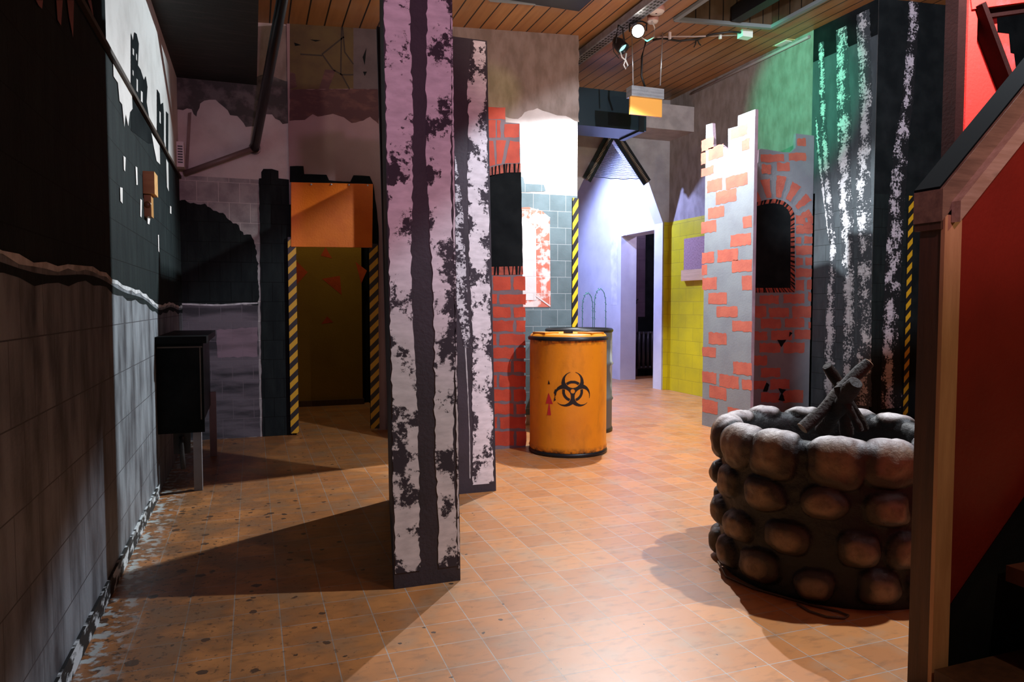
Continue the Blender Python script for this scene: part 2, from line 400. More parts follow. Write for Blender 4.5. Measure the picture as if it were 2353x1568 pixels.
# ------------------------------------------------------------------ the room
LX = -.52; RX = 4.96; YB = 6.2; YT = 6.0; YR = 4.72; YA = 7.9; YF = -2.6; XF = 7.5
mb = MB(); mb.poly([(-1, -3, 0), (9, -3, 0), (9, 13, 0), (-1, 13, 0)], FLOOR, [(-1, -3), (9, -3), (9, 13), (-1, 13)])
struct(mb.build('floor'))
# ceiling with a recess; boards run along Y
mb = MB()
def cq(x0, y0, x1, y1, m=PLANK, dz=0):
    mb.poly([(x0, y1, ceil_z(x0) + dz), (x1, y1, ceil_z(x1) + dz), (x1, y0, ceil_z(x1) + dz), (x0, y0, ceil_z(x0) + dz)], m, [(x0, y1), (x1, y1), (x1, y0), (x0, y0)])
RX0, RY0, RX1, RY1 = 3.46, 2.6, 4.47, 5.45
cq(-.52, -2.6, RX0, 13); cq(RX1, -2.6, 7.5, 13); cq(RX0, -2.6, RX1, RY0); cq(RX0, RY1, RX1, 13)
struct(mb.build('ceiling'))
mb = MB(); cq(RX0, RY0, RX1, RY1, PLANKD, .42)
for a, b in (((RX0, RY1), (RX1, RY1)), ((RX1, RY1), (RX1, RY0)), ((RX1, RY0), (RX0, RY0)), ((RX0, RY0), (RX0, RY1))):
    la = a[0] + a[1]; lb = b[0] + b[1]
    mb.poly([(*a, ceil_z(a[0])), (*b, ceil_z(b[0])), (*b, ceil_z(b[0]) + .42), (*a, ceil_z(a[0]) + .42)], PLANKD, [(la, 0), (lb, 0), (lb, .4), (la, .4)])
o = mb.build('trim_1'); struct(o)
mb = MB()
for a, b in (((RX0, RY1), (RX1, RY1)), ((RX1, RY1), (RX1, RY0)), ((RX0, RY0), (RX0, RY1))):
    mb.bar((*a, ceil_z(a[0]) - .012), (*b, ceil_z(b[0]) - .012), .04, .03, frame_metal)
mb.bar((4.05, RY1 - .05, ceil_z(4.05) + .05), (4.05, RY0, ceil_z(4.05) + .05), .1, .12, dark_metal)
struct(mb.build('trim_2'))

# left wall
mb = MB(); PL = Plane('X', LX, 1)
PL.poly(mb, [(YF, 0), (YB, 0), (YB, 3.5), (YF, 3.5)], plaster, 0)
PL.poly(mb, [(YF, 0), (YB, 0), (YB, 2.07), (YF, 2.07)], black_tile, 1)
low = [(YF, .0)] + [(YB, 0)] + [(y, 1.075 + .12 / (1 + math.exp((y - 3.9) * 3)) + .012 * math.sin(y * 5)) for y in [YB - i * .12 for i in range(int((YB - YF) / .12) + 1)]]
PL.poly(mb, low, tile_low, 2)
edge = [(y, z) for y, z in low[2:]]
pale = paint('pale_line_paint', (.6, .6, .62), (.3, .3, .3), 14, rough=.6)
for a, b in zip(edge, edge[1:]):
    PL.poly(mb, [(a[0], a[1] - .008 + .006 * math.sin(a[0] * 31)), (b[0], b[1] - .008 + .006 * math.sin(b[0] * 31)), (b[0], b[1] + .008 + .005 * math.sin(b[0] * 23)), (a[0], a[1] + .008 + .005 * math.sin(a[0] * 23))], pale, 3)
    PL.poly(mb, [(a[0], a[1] - .048 + .008 * math.sin(a[0] * 17)), (b[0], b[1] - .048 + .008 * math.sin(b[0] * 17)), (b[0], b[1] - .022), (a[0], a[1] - .022)], black_tile, 3)
# sky painted black above the near stretch, skyline silhouettes further on
PL.poly(mb, [(YF, 2.07), (3.22, 2.07), (3.22, 3.5), (YF, 3.5)], black, 2)
for i, pts in enumerate([
    [(300, 300), (300, 75), (305, 95), (308, 74), (313, 78), (318, 100), (316, 150), (322, 160), (330, 185), (334, 175), (338, 200), (336, 235), (345, 290), (352, 330), (340, 330)],
    [(360, 330), (360, 205), (366, 215), (368, 240), (374, 236), (376, 262), (376, 325), (382, 350), (370, 350)],
    [(381, 350), (381, 256), (386, 262), (386, 360)]]):
    PL.pxpoly(mb, pts, black, 2)
for i, (u0, v0, u1, v1) in enumerate([(303, 110, 306, 128), (311, 122, 313, 140), (303, 160, 305, 175), (312, 180, 315, 212), (322, 208, 326, 236), (365, 255, 368, 285)]):
    PL.pxpoly(mb, [(u0, v0), (u1, v0 + 4), (u1, v1), (u0, v1 - 4)], plaster, 3)
for pts in ([(257, 142), (272, 168), (300, 205), (302, 250), (296, 258), (292, 290), (286, 262), (283, 292), (278, 240), (272, 232), (268, 190), (258, 175)],
            [(346, 305), (365, 335), (366, 378), (358, 370), (352, 340)], [(380, 365), (385, 375), (386, 440), (382, 430)],
            [(281, 358), (286, 362), (285, 394), (282, 390)], [(309, 382), (313, 385), (314, 425), (311, 425)], [(273, 430), (279, 432), (279, 468), (274, 462)],
            [(320, 457), (324, 460), (323, 500), (320, 497)], [(361, 540), (363, 540), (364, 580), (362, 577)], [(389, 473), (392, 475), (392, 492), (389, 490)], [(337, 500), (343, 503), (341, 516), (337, 514)]):
    PL.pxpoly(mb, pts, plaster, 4)
drip = paint('faded_pink_paint', (.30, .12, .13), rough=.7)
for pts in ([(125, 0), (140, 0), (136, 58), (128, 45)], [(150, 0), (166, 0), (164, 86), (155, 40)], [(78, 0), (94, 0), (92, 20), (84, 12)], [(198, 0), (206, 0), (212, 40), (205, 20)]):
    PL.pxpoly(mb, pts, drip, 4)
struct(mb.build('wall_left'))
# dark ledge where tile ends
mb = MB(); mb.box((LX, YF, 2.065), (LX + .018, YB, 2.085), paint('brown_ledge', (.05, .03, .02))); struct(mb.build('trim_3'))
# rubble strip / flaking skirting along the left wall
mb = MB(); sk = paint('flaking_white_skirting', (.55, .58, .6), (.02, .02, .02), 9, (1, 2, 1), .44, .5, .6)
mb.box((LX, YF, 0), (LX + .012, 4.45, .07), sk); struct(mb.build('baseboard_left'))

# back wall, left part (plane y = YB)
mb = MB(); PB = Plane('Y', YB, -1)
PB.poly(mb, [(LX, 0), (.30, 0), (.30, 3.6), (LX, 3.6)], plaster, 0)
PB.poly(mb, [(LX, 0), (.30, 0), (.30, 2.09), (LX, 2.09)], tile_grey, 1)
PB.poly(mb, [(LX, 0), (.045, 0), (.045, 1.08), (LX, 1.08)], tile_low2, 2, .004, .05)
PB.pxpoly(mb, [(396, 462), (425, 460), (445, 468), (470, 470), (490, 484), (512, 490), (525, 506), (548, 518), (560, 540), (575, 540), (585, 560), (592, 600), (594, 700), (396, 700)], black_tile, 3, .008, .02, 3)
PB.pxpoly(mb, [(396, 696), (500, 700), (560, 696), (592, 695), (592, 699), (560, 700), (500, 704), (396, 700)], pale, 4, .001, .03, 2)
PB.pxpoly(mb, [(497, 758), (592, 752), (592, 820), (500, 822)], paint('pinkish_band_tile', (.25, .18, .22), (.16, .12, .14), 5, (.5, 2.5, 1), tile=TILE, grout=(.2, .15, .18)), 3, .005, .03, 8)
PB.pxpoly(mb, [(399, 100), (665, 60), (668, 283), (650, 285), (625, 265), (608, 262), (590, 290), (565, 292), (545, 268), (530, 264), (515, 245), (495, 228), (470, 232), (460, 238), (452, 268), (446, 262), (440, 250), (400, 254)], grey_cloud, 2, .006, .03, 5)
PB.pxpoly(mb, [(585, 62), (668, 58), (668, 190), (610, 170), (588, 178)], plaster_old, 3, .004, .04, 5)
PB.pxpoly(mb, [(432, 260), (440, 258), (432, 404), (424, 404)], paint('brown_line_paint', (.25, .19, .17)), 3)
# black pilaster painted with battlements
PB.pxpoly(mb, [(595, 410), (600, 410), (600, 396), (605, 388), (625, 388), (640, 393), (640, 411), (671, 414), (671, 1010), (603, 1010)], black_tile, 5, .003, .04, 4)
struct(mb.build('wall_back_left'))
# back wall over the passage
mb = MB(); PD = Plane('Y', YB - .02, -1)
PD.poly(mb, [(.30, 1.9), (1.9, 1.9), (1.9, 3.6), (.30, 3.6)], mauve_wall, 0)
PD.poly(mb, [(1.0, 0), (1.9, 0), (1.9, 1.9), (1.0, 1.9)], mauve_wall, 0)
mb.poly([(.30, YB, 1.9), (.30, YB - .02, 1.9), (.30, YB - .02, 3.6), (.30, YB, 3.6)], plaster)
PD.pxpoly(mb, [(666, 40), (812, 50), (812, 204), (666, 206)], olive, 1)
PD.pxpoly(mb, [(666, 206), (812, 205), (870, 205), (870, 285), (850, 268), (835, 278), (808, 283), (790, 270), (765, 262), (730, 268), (718, 262), (700, 275), (666, 278)], maroon, 2, .003, .03, 3)
PD.pxpoly(mb, [(812, 50), (870, 55), (870, 205), (812, 205)], paint('grey_mauve_panel', (.12, .095, .1), (.09, .07, .075), 6), 2)
crack = flat('dark_crack_paint', (.03, .02, .012), .7)
for pts in ([(740, 125), (790, 85)], [(740, 125), (765, 160), (785, 172), (812, 172)], [(785, 172), (803, 205)], [(785, 60), (783, 172)], [(787, 62), (792, 120), (812, 148)], [(690, 125), (740, 128)]):
    Q = PD.px(pts)
    for a, b in zip(Q, Q[1:]):
        d = (Vector(b) - Vector(a)).normalized(); n = Vector((-d.y, d.x)) * .006
        PD.poly(mb, [Vector(a) - n, Vector(b) - n, Vector(b) + n, Vector(a) + n], crack, 3)
PD.pxpoly(mb, [(747, 160), (771, 162), (755, 205), (733, 205)], maroon, 3); PD.pxpoly(mb, [(666, 165), (678, 170), (682, 200), (666, 205)], maroon, 3)
for b in ([(712, 91), (738, 93), (725, 96)], [(833, 132), (842, 110), (838, 150)], [(834, 165), (843, 165), (838, 175)], [(676, 98), (692, 104), (678, 106)]): PD.pxpoly(mb, b, black, 3)
PD.pxpoly(mb, [(666, 382), (697, 382), (699, 400), (750, 402), (756, 415), (805, 418), (812, 403), (850, 405), (858, 425), (870, 520), (870, 700), (857, 700), (856, 423), (666, 419)], black, 4, .002, .05, 1)
struct(mb.build('wall_back_passage'))
# passage behind
mb = MB()
mb.poly([(.29, YB, 0), (.29, 8.0, 0), (.29, 8.0, 3.6), (.29, YB, 3.6)], black)
mb.poly([(.33, YB - .02, 0), (.33, 6.6, 0), (.33, 6.6, 2.1), (.33, YB - .02, 2.1)], black)
mb.poly([(1.20, YB, 0), (1.20, 8.0, 0), (1.20, 8.0, 3.6), (1.20, YB, 3.6)], black)
mb.poly([(.29, 8.0, 0), (1.2, 8.0, 0), (1.2, 8.0, 3.6), (.29, 8.0, 3.6)], black)
struct(mb.build('wall_passage'))
dr = MB(); dr.box((.41, 7.9, .06), (1.12, 7.95, 2.1), ochre); PO = Plane('Y', 7.9, -1)
for pts in ([(748, 568), (737, 588), (763, 594)], [(681, 600), (707, 626), (682, 654)], [(740, 641), (781, 634), (785, 678)], [(817, 602), (843, 622), (830, 652)], [(752, 727), (738, 745), (766, 741)]): PO.pxpoly(dr, pts, tri_orange, 1)
d1 = dr.build('door_1'); struct(d1)
mb = MB(); mb.box((.40, 7.86, .0), (1.13, 7.96, .06), W1); mb.build('door_sill', d1)
mb = MB(); mb.box((.80, 7.88, 1.0), (.0 + .83, 7.9, 1.12), metal)
# hazard stripes at the passage
for n, (a, b, v0, v1) in enumerate(((661, 680, 545, 1000), (848, 868, 560, 990))):
    mb = MB(); PH = Plane('Y', YB - .05, -1); q = PH.px([(a, v0), (b, v0)]); x0, x1 = q[0][0], q[1][0]
    mb.box((x0, YB - .05, .02), (x1, YB - .022, q[0][1]), black); PH.poly(mb, [(x0, .02), (x1, .02), (x1, q[0][1]), (x0, q[0][1])], hz, 1)
    struct(mb.build('trim_%d' % (4 + n)))
# dark bulkhead hanging in the left corner
mb = MB(); sofm = paint('black_brushed_board', (.013, .016, .016), (.035, .032, .03), 5, (.6, 6, 1), .5, .65, .6, spec=.4)
mb.box((LX, 2.9, 2.84), (.065, YB, 3.31), sofm); struct(mb.build('trim_6'))
mb = MB(); mb.box((LX, 2.0, 2.95), (LX + .12, YB, 3.28), black); struct(mb.build('trim_7'))
# front-facing tiled wall beyond the drums
mb = MB(); PT = Plane('Y', YT, -1); XC = 2.80
PT.poly(mb, [(1.1, 0), (XC, 0), (XC, 3.6), (1.1, 3.6)], plaster, 0)
PT.poly(mb, [(1.1, 0), (XC, 0), (XC, 2.07), (1.1, 2.07)], tile_slate, 1)
PT.pxpoly(mb, [(1040, 40), (1330, 60), (1330, 282), (1300, 268), (1270, 262), (1235, 250), (1205, 258), (1190, 275), (1120, 262), (1040, 265)], plaster_old, 1, .006, .04, 9)
PT.pxpoly(mb, [(1195, 405), (1202, 408), (1205, 422), (1250, 425), (1254, 440), (1195, 442)], tile_slate, 2, .002, .03, 1)
PT.pxpoly(mb, [(1150, 500), (1190, 478), (1215, 476), (1245, 485), (1263, 500), (1265, 706), (1150, 706)], brush_red, 3)
PT.pxpoly(mb, [(1150, 516), (1200, 512), (1222, 516), (1231, 526), (1232, 690), (1150, 690)], white_tile, 4)
wl = white_tile
for a, b in (((1231, 526), (1263, 500)), ((1231, 680), (1264, 704)), ((1215, 514), (1236, 481))):
    Q = PT.px([a, b]); d = (Vector(Q[1]) - Vector(Q[0])).normalized(); n = Vector((-d.y, d.x)) * .006
    PT.poly(mb, [Vector(Q[0]) - n, Vector(Q[1]) - n, Vector(Q[1]) + n, Vector(Q[0]) + n], wl, 5)
mb.poly([(1.1, YB, 0), (1.1, YT, 0), (1.1, YT, 3.6), (1.1, YB, 3.6)], plaster)
mb.poly([(XC, YT, 0), (XC, YA, 0), (XC, YA, 3.6), (XC, YT, 3.6)], white_wall)
struct(mb.build('wall_back'))
mb = MB(); mb.box((1.1, YT - .012, 0), (XC, YT, .09), paint('beige_skirting', (.5, .42, .34))); struct(mb.build('baseboard_back'))
mb = MB(); q = PT.px([(1314, 447), (1328, 447)]); x0 = XC - .052
mb.box((x0, YT - .014, 0), (XC + .004, YT, 2.05), black); PQ = Plane('Y', YT - .014, -1); PQ.poly(mb, [(x0, 0), (XC + .004, 0), (XC + .004, 2.05), (x0, 2.05)], hazard('hazard_tape_bright', .132, 1.6, (.85, .55, .02)), 1)
struct(mb.build('trim_8'))
# right wall (x = RX), birch wood mural at its near end, doorway at its far end
mb = MB(); PR = Plane('X', RX, -1)
dy0, dy1, dz = 8.2, 9.15, 2.06
for q in ([(YR, 0), (dy0, 0), (dy0, 3.8), (YR, 3.8)], [(dy0, dz), (dy1, dz), (dy1, 3.8), (dy0, 3.8)], [(dy1, 0), (12.5, 0), (12.5, 3.8), (dy1, 3.8)]):
    PR.poly(mb, q, plaster_old if q[0][0] == YR else white_wall, 0)
PR.poly(mb, [(5.4, 0), (YA, 0), (YA, 2.12), (5.4, 2.12)], tile_yellow, 1)
PR.poly(mb, [(YR, 1.98), (5.46, 1.98), (5.46, 3.34), (YR, 3.34)], slate_plain, 1)
PR.poly(mb, [(YR, 0), (5.46, 0), (5.46, 1.98), (YR, 1.98)], tile_birch, 1)
PR.poly(mb, [(YR, 3.34), (5.46, 3.34), (5.46, 3.8), (YR, 3.8)], black, 1)  # black strip painted in for the unlit top of the wall
bw = bark('birch_bark_on_tile', (.62, .64, .66), (.05, .06, .068), .45, .55, .2, .70, 1, (.3, .148))
PR.pxtrunk(mb, [(100, 1881, 1893), (260, 1884, 1898), (400, 1893, 1908), (560, 1908, 1922), (800, 1895, 1920), (930, 1892, 1918)], bw, 2, .006, 1)
PR.pxtrunk(mb, [(270, 1874, 1878), (330, 1875, 1885), (400, 1884, 1890), (470, 1893, 1898), (560, 1905, 1909)], bw, 2, .004, 11)
PR.pxtrunk(mb, [(70, 1922, 1946), (300, 1925, 1957), (420, 1924, 1955), (520, 1932, 1962), (690, 1938, 1965), (930, 1938, 1966)], bw, 2, .007, 2)
PR.pxtrunk(mb, [(35, 1968, 1998), (200, 1975, 2004), (330, 1973, 2003), (400, 1967, 2000), (560, 1972, 2003), (930, 1968, 2003)], bw, 2, .007, 3)
arcm = paint('pale_arch_paint', (.75, .75, .8), rough=.7)
PR.pxpoly(mb, [(1420, 545), (1418, 700), (1405, 700), (1402, 520), (1425, 505), (1450, 488), (1490, 478), (1505, 480), (1505, 522)], arcm, 1, .01, .05, 2)
# doorway reveals (.25 deep)
q = [(RX, dy1, 0), (RX + .25, dy1, 0), (RX + .25, dy1, dz), (RX, dy1, dz)]; mb.poly(q, white_wall)
mb.poly([(RX, dy0, 0), (RX + .25, dy0, 0), (RX + .25, dy0, dz), (RX, dy0, dz)], white_wall)
mb.poly([(RX, dy0, dz), (RX + .25, dy0, dz), (RX + .25, dy1, dz), (RX, dy1, dz)], white_wall)
struct(mb.build('wall_right'))
# face where the room widens towards the camera, painted with one more birch
mb = MB(); PN = Plane('Y', YR, -1)
PN.poly(mb, [(RX, 0), (XF, 0), (XF, 3.9), (RX, 3.9)], black, 0)
PN.poly(mb, [(RX, 0), (5.33, 0), (5.33, 2.02), (RX, 2.02)], black_tile, 1)
bk = bark('birch_bark_mauve', (.55, .50, .56), (.012, .013, .015), .5, .5, .2, .68, 5, (.3, .148))
PN.pxtrunk(mb, [(0, 2087, 2111), (60, 2086, 2110), (150, 2079, 2104), (230, 2073, 2098), (320, 2056, 2088), (450, 2042, 2080), (600, 2034, 2072), (760, 2027, 2064), (940, 2023, 2074)], bk, 2, .006, 4)
struct(mb.build('wall_right_return'))
mb = MB(); mb.box((5.335, YR - .014, .02), (5.392, YR, 2.02), black); PH = Plane('Y', YR - .014, -1); PH.poly(mb, [(5.335, .02), (5.392, .02), (5.392, 2.02), (5.335, 2.02)], hz, 1); struct(mb.build('trim_9'))
# wall with the pointed opening (plane y = YA)
mb = MB(); PA = Plane('Y', YA, -1)
ap = PA.px([(1409, 300)])[0]; rt = PA.px([(1490, 418)])[0]; rs = PA.px([(1521, 512)])[0]; lf = PA.px([(1340, 415)])[0]
xr = PA.px([(1521, 700)])[0][0]
solid = [(xr, 0), (RX, 0), (RX, 3.8), (XC, 3.8), (XC, lf[1] - .6), (lf[0] - .2, lf[1] - .4), lf, ap, rt, (xr, rs[1])]
PA.poly(mb, solid, paint('grey_white_plaster', (.40, .38, .38), (.3, .28, .28), 4, rough=.8), 0)
T = .2
cont = [(xr, 0), (xr, rs[1]), rt, ap, lf, (lf[0] - .2, lf[1] - .4), (XC, lf[1] - .6)]
for a, b in zip(cont, cont[1:]): mb.poly([(a[0], YA, a[1]), (b[0], YA, b[1]), (b[0], YA + T, b[1]), (a[0], YA + T, a[1])], white_wall)
PA.poly(mb, [(xr + .02, 0), (RX, 0), (RX, 2.12), (xr + .02, 2.12)], tile_yellow, 1)
struct(mb.build('wall_arch'))
# the room beyond the opening
mb = MB()
mb.poly([(2.2, 12.5, 0), (RX, 12.5, 0), (RX, 12.5, 3.8), (2.2, 12.5, 3.8)], white_wall)
mb.poly([(2.2, YA + T, 0), (2.2, 12.5, 0), (2.2, 12.5, 3.8), (2.2, YA + T, 3.8)], white_wall)
mb.poly([(2.2, YA + T, 0), (XC, YA + T, 0), (XC, YA + T, 3.8), (2.2, YA + T, 3.8)], white_wall)
struct(mb.build('wall_far'))
# dim tiled room seen through the doorway
mb = MB(); dimt = paint('dark_mauve_tile', (.12, .085, .12), (.09, .06, .09), 4, tile=(.16, .16), grout=(.05, .035, .05), rough=.4, bump=.3)
PX = Plane('Y', 9.6, -1)
for q in ([(5.21, 9.6), (7.2, 9.6)], [(7.2, 9.6), (7.2, 7.6)]):
    a, b = q; mb.poly([(*a, 0), (*b, 0), (*b, 3), (*a, 3)], dimt, [(a[0] + a[1], 0), (b[0] + b[1] + (0 if b[0] != a[0] else 0), 0), (b[0] + b[1], 3), (a[0] + a[1], 3)])
mb.poly([(5.21, 7.6, 0), (7.2, 7.6, 0), (7.2, 7.6, 3), (5.21, 7.6, 3)], black)
mb.poly([(5.21, 7.6, 2.6), (7.2, 7.6, 2.6), (7.2, 9.6, 2.6), (5.21, 9.6, 2.6)], black)
PX.poly(mb, [(5.5, 0), (6.2, 0), (6.2, 2.6), (5.62, 2.6), (5.62, .9), (5.5, .9)], black, 1)
# hand prints on the tiles
for cx, cz, s, ang in ((5.40, 1.42, .075, .2), (5.44, 1.12, .08, -.3), (5.75, 1.47, .07, 0)):
    def hp(r, t): return (cx + s * r * math.sin(t + ang), cz + s * r * math.cos(t + ang))
    PX.poly(mb, [hp(.55, t * math.pi / 6) for t in range(12)], black, 2)
    for t, L in ((-.55, 1.15), (-.2, 1.35), (.12, 1.4), (.45, 1.25), (1.2, 1.0)):
        c, sn = math.cos(t + ang), math.sin(t + ang); wv = Vector((c, -sn)) * s * .1; a = Vector((cx, cz)) + Vector((sn, c)) * s * .5; b = Vector((cx, cz)) + Vector((sn, c)) * s * L
        PX.poly(mb, [a - wv, a + wv, b + wv * .8, b - wv * .8], black, 2)
struct(mb.build('wall_side_room'))
# walls behind and beside the camera
mb = MB()
mb.poly([(LX, YF, 0), (XF, YF, 0), (XF, YF, 3.9), (LX, YF, 3.9)], black); struct(mb.build('wall_front'))
mb = MB(); mb.poly([(XF, YF, 0), (XF, YR, 0), (XF, YR, 3.9), (XF, YF, 3.9)], black); struct(mb.build('wall_far_right'))

# ------------------------------------------------------------------ painted birch screen in the middle
S = thing('birch_tree_screen', 'tall three-board stage screen painted with white birch trunks on plum, standing mid-room', 'stage screen', (.75, 3.2, 0))
TOP = 2.6
def board(name, a, b, ta, tb, thick, mats, paintfn=None, z0=0.0, z1=TOP):
    """vertical board between floor points a and b (x, y); ta, tb its top points"""
    m_ = MB(); A = Vector((*a, z0)); B = Vector((*b, z0)); TA = Vector((*ta, z1)); TB = Vector((*tb, z1))
    n = (B - A).cross(Vector((0, 0, 1))).normalized() * thick
    m_.hexa([A, B, B - n, A - n, TA, TB, TB - n, TA - n], mats)
    if paintfn: paintfn(m_)
    return m_
fx0, fx1, fy = .49, .75, 2.67
def shear(x, z): return x - .0108 * z
class Sheared(Plane):
    def p(s, st, k=0):
        return (shear(st[0], st[1]), s.c + s.s * k * .0012, st[1])
PF = Sheared('Y', fy, -1)
bkA = bark('birch_bark_front', (.86, .82, .86), (.05, .042, .054), .66, .40, .02, .765, 2)
bkB = bark('birch_bark_front_fine', (.86, .82, .86), (.05, .042, .054), .66, .40, .02, .765, 8)
def ff(m_):
    W = fx1 - fx0
    def X(f): return fx0 + W * f
    def wob(z, s, a=.035): return a * math.sin(z * 2.3 + s) + .02 * math.sin(z * 6.1 + s * 2)
    zs = [2.6 - i * .1 for i in range(26)] + [.06]
    PF.trunk(m_, [(z, X(.015), X(.38 + wob(z, 2))) for z in zs], bkA, 1, .004, 5)
    PF.trunk(m_, [(z, X(.63 + wob(z, .5)), X(.95 + wob(z, 4, .01))) for z in zs], bkB, 1, .004, 6)
    PF.trunk(m_, [(2.6, X(.975), X(.998)), (.05, X(.965), X(.99))], bkB, 1, .002, 7)
bm_ = MB(); Th = .02
bm_.hexa([(fx0, fy, 0), (fx1, fy, 0), (fx1, fy + Th, 0), (fx0, fy + Th, 0), (shear(fx0, TOP), fy, TOP), (shear(fx1, TOP), fy, TOP), (shear(fx1, TOP), fy + Th, TOP), (shear(fx0, TOP), fy + Th, TOP)], prop_base)
ff(bm_); bm_.build('front_board', S)
# left side board
m_ = MB(); a0 = Vector((.49, 2.69, 0)); a1 = Vector((.69, 3.90, 0)); n = Vector((.02, 0, 0)); sh = Vector((-.028, 0, TOP))
m_.hexa([a0, a0 + n, a1 + n, a1, a0 + sh, a0 + n + sh, a1 + n + sh, a1 + sh], paint('dark_side_paint', (.035, .03, .034), (.02, .017, .02), 4, rough=.6))
m_.build('side_board', S)
# back board
m_ = MB(); by = 3.91; PK = Sheared('Y', by, -1); bx0, bx1 = .70, 1.315
def sh2(x, z): return x - .02 * z
PK.p = lambda st, k=0: (sh2(st[0], st[1]), by - k * .0012, st[1])
m_.hexa([(bx0, by, 0), (bx1, by, 0), (bx1, by + Th, 0), (bx0, by + Th, 0), (sh2(bx0, 2.56), by, 2.56), (sh2(bx1, 2.56), by, 2.56), (sh2(bx1, 2.56), by + Th, 2.56), (sh2(bx0, 2.56), by + Th, 2.56)], prop_base)
def bpx(rows): 
    out = []
    for v, a, b in rows:
        A = ony(a, v, by); B = ony(b, v, by); out.append((A.z, A.x + .02 * A.z, B.x + .02 * B.z))
    return out
PK.trunk(m_, bpx([(92, 1083, 1115), (170, 1077, 1117), (210, 1073, 1117), (280, 1077, 1118), (400, 1074, 1121), (520, 1077, 1124), (640, 1079, 1126), (760, 1086, 1128), (900, 1085, 1131), (1000, 1087, 1133), (1115, 1086, 1134)]), bark('birch_bark_back', (.86, .82, .86), (.05, .042, .054), .52, .4, .18, .73, 4), 1, .004, 9)
PK.trunk(m_, bpx([(360, 1045, 1047), (440, 1045, 1059), (520, 1046, 1067), (600, 1046, 1070), (700, 1049, 1075), (760, 1060, 1080), (800, 1066, 1083)]), bark('birch_bark_sliver', (.7, .7, .74), (.05, .042, .054), .5, .6, .1, .74, 12), 1, .003, 10)
PK.trunk(m_, bpx([(800, 1068, 1071), (900, 1074, 1076), (1000, 1078, 1080), (1100, 1079, 1081)]), pale, 1, .001, 12)
m_.build('back_board', S)

# ------------------------------------------------------------------ brick tower screen on the left of the drums
def px_out(fn, c, pts): return [fn(u, v, c) for u, v in pts]
T1 = thing('brick_tower_screen', 'tall plywood tower cut-out painted with deep red bricks, left of the yellow drum', 'stage screen', (1.7, 5.05, 0))
PY1 = Plane('Y', 5.05, -1); m_ = MB()
o_ = PY1.px([(1120, 262), (1121, 251), (1130, 246), (1155, 247), (1161, 256), (1162, 281), (1194, 284)])
tb = [(1.38, 0), (1.925, 0), (1.925, .1)]
lr = PY1.px([(1208, 1030)])[0]
outl = [(1.40, 0), (lr[0], 0)] + o_[::-1] + [(1.40, o_[0][1])]
m_.extrude([(x, 5.05, z) for x, z in outl], (0, .025, 0), mortar_mauve, brick_red2)
B1 = [(1121, 247, 1161, 274), (1121, 276, 1139, 316), (1142, 277, 1150, 316), (1159, 285, 1193, 316)]
for i, (a, b, c, d) in enumerate(B1): PY1.pxpoly(m_, [(a, b), (c, b), (c, d), (a, d)], brick_red2, 1, .004, .03, i)
for i, q in enumerate(([(1122, 324), (1133, 324), (1138, 378), (1122, 384)], [(1140, 322), (1163, 323), (1152, 376), (1141, 378)], [(1172, 324), (1194, 326), (1194, 374), (1160, 376)])):
    PY1.pxpoly(m_, q, brick_red2, 1, .003, .03, i + 20)
PY1.pxpoly(m_, [(1110, 395), (1130, 384), (1160, 377), (1196, 376), (1196, 397), (1160, 398), (1130, 405), (1110, 415)], hatch_red, 2)
PY1.pxpoly(m_, [(1110, 408), (1130, 403), (1160, 397), (1197, 396), (1201, 614), (1112, 616)], black, 2, .002, .04)
PY1.pxpoly(m_, [(1112, 614), (1201, 612), (1202, 631), (1112, 633)], hatch_red, 3)
hatchband(PY1, m_, [(1112, 614), (1201, 612)], [(1112, 633), (1202, 631)], 9, 1, 4); hatchband(PY1, m_, [(1110, 395), (1130, 384), (1160, 377), (1196, 376)], [(1110, 415), (1130, 405), (1160, 398), (1196, 397)], 10, 2, 4)
rows = [(636, 667), (676, 700), (706, 730), (737, 762), (768, 794), (799, 824), (831, 856), (863, 889), (896, 922), (928, 952), (958, 985), (992, 1024)]
for i, (v0, v1) in enumerate(rows):
    cut = 1176 + (4 if i % 2 else -2); L0 = 1112
    segs = [(1125 + (8 if i % 2 == 0 else 0), cut - 3), (cut + 6, 1205)] if i % 3 != 1 else [(1112, 1139), (1148, 1205)]
    for j, (a, b) in enumerate(segs): PY1.pxpoly(m_, [(a, v0), (b + v0 / 300, v0), (b + v0 / 300, v1), (a, v1)], brick_red2, 1, .006, .03, i * 3 + j)
m_.build('tower_board', T1)
m_ = MB(); m_.box((1.385, 5.05, 0), (1.40, 5.93, 2.41), W1); m_.build('return_board', T1)
m_ = MB(); m_.bar((1.45, 5.16, 0), (1.45, 5.10, 2.2), .04, .04, W1, (0, 1, 0)); m_.box((1.43, 5.075, 0), (1.8, 5.3, .03), W1); m_.build('brace', T1)

# ------------------------------------------------------------------ castle tower screen on the right
T2 = thing('castle_tower_screen', 'grey two-sided castle tower cut-out with salmon bricks, battlements and dark arched window', 'stage screen', (4.2, 5.2, 0))
cx = 3.79; PC = Plane('X', cx, -1); m_ = MB()
o_ = PC.px([(1728, 254), (1696, 266), (1695, 290), (1673, 296), (1673, 345), (1656, 332), (1640, 342), (1637, 283), (1610, 292)])
y0 = PC.px([(1728, 700)])[0][0]; y1 = PC.px([(1613, 977)])[0][0]
outl = [(y1, 0), (y0, 0)] + [(min(max(y, y0), y1 + .03), z) for y, z in o_] + [(y1, o_[-1][1])]
outl = outl[:2] + [(y0, o_[0][1])] + o_[1:-1] + [(y1, o_[-1][1])]
strip = paint('plum_edge_paint', (.30, .22, .27), (.2, .15, .18), 5)
m_.extrude([(cx, y, z) for y, z in outl], (.03, 0, 0), prop_grey, strip)
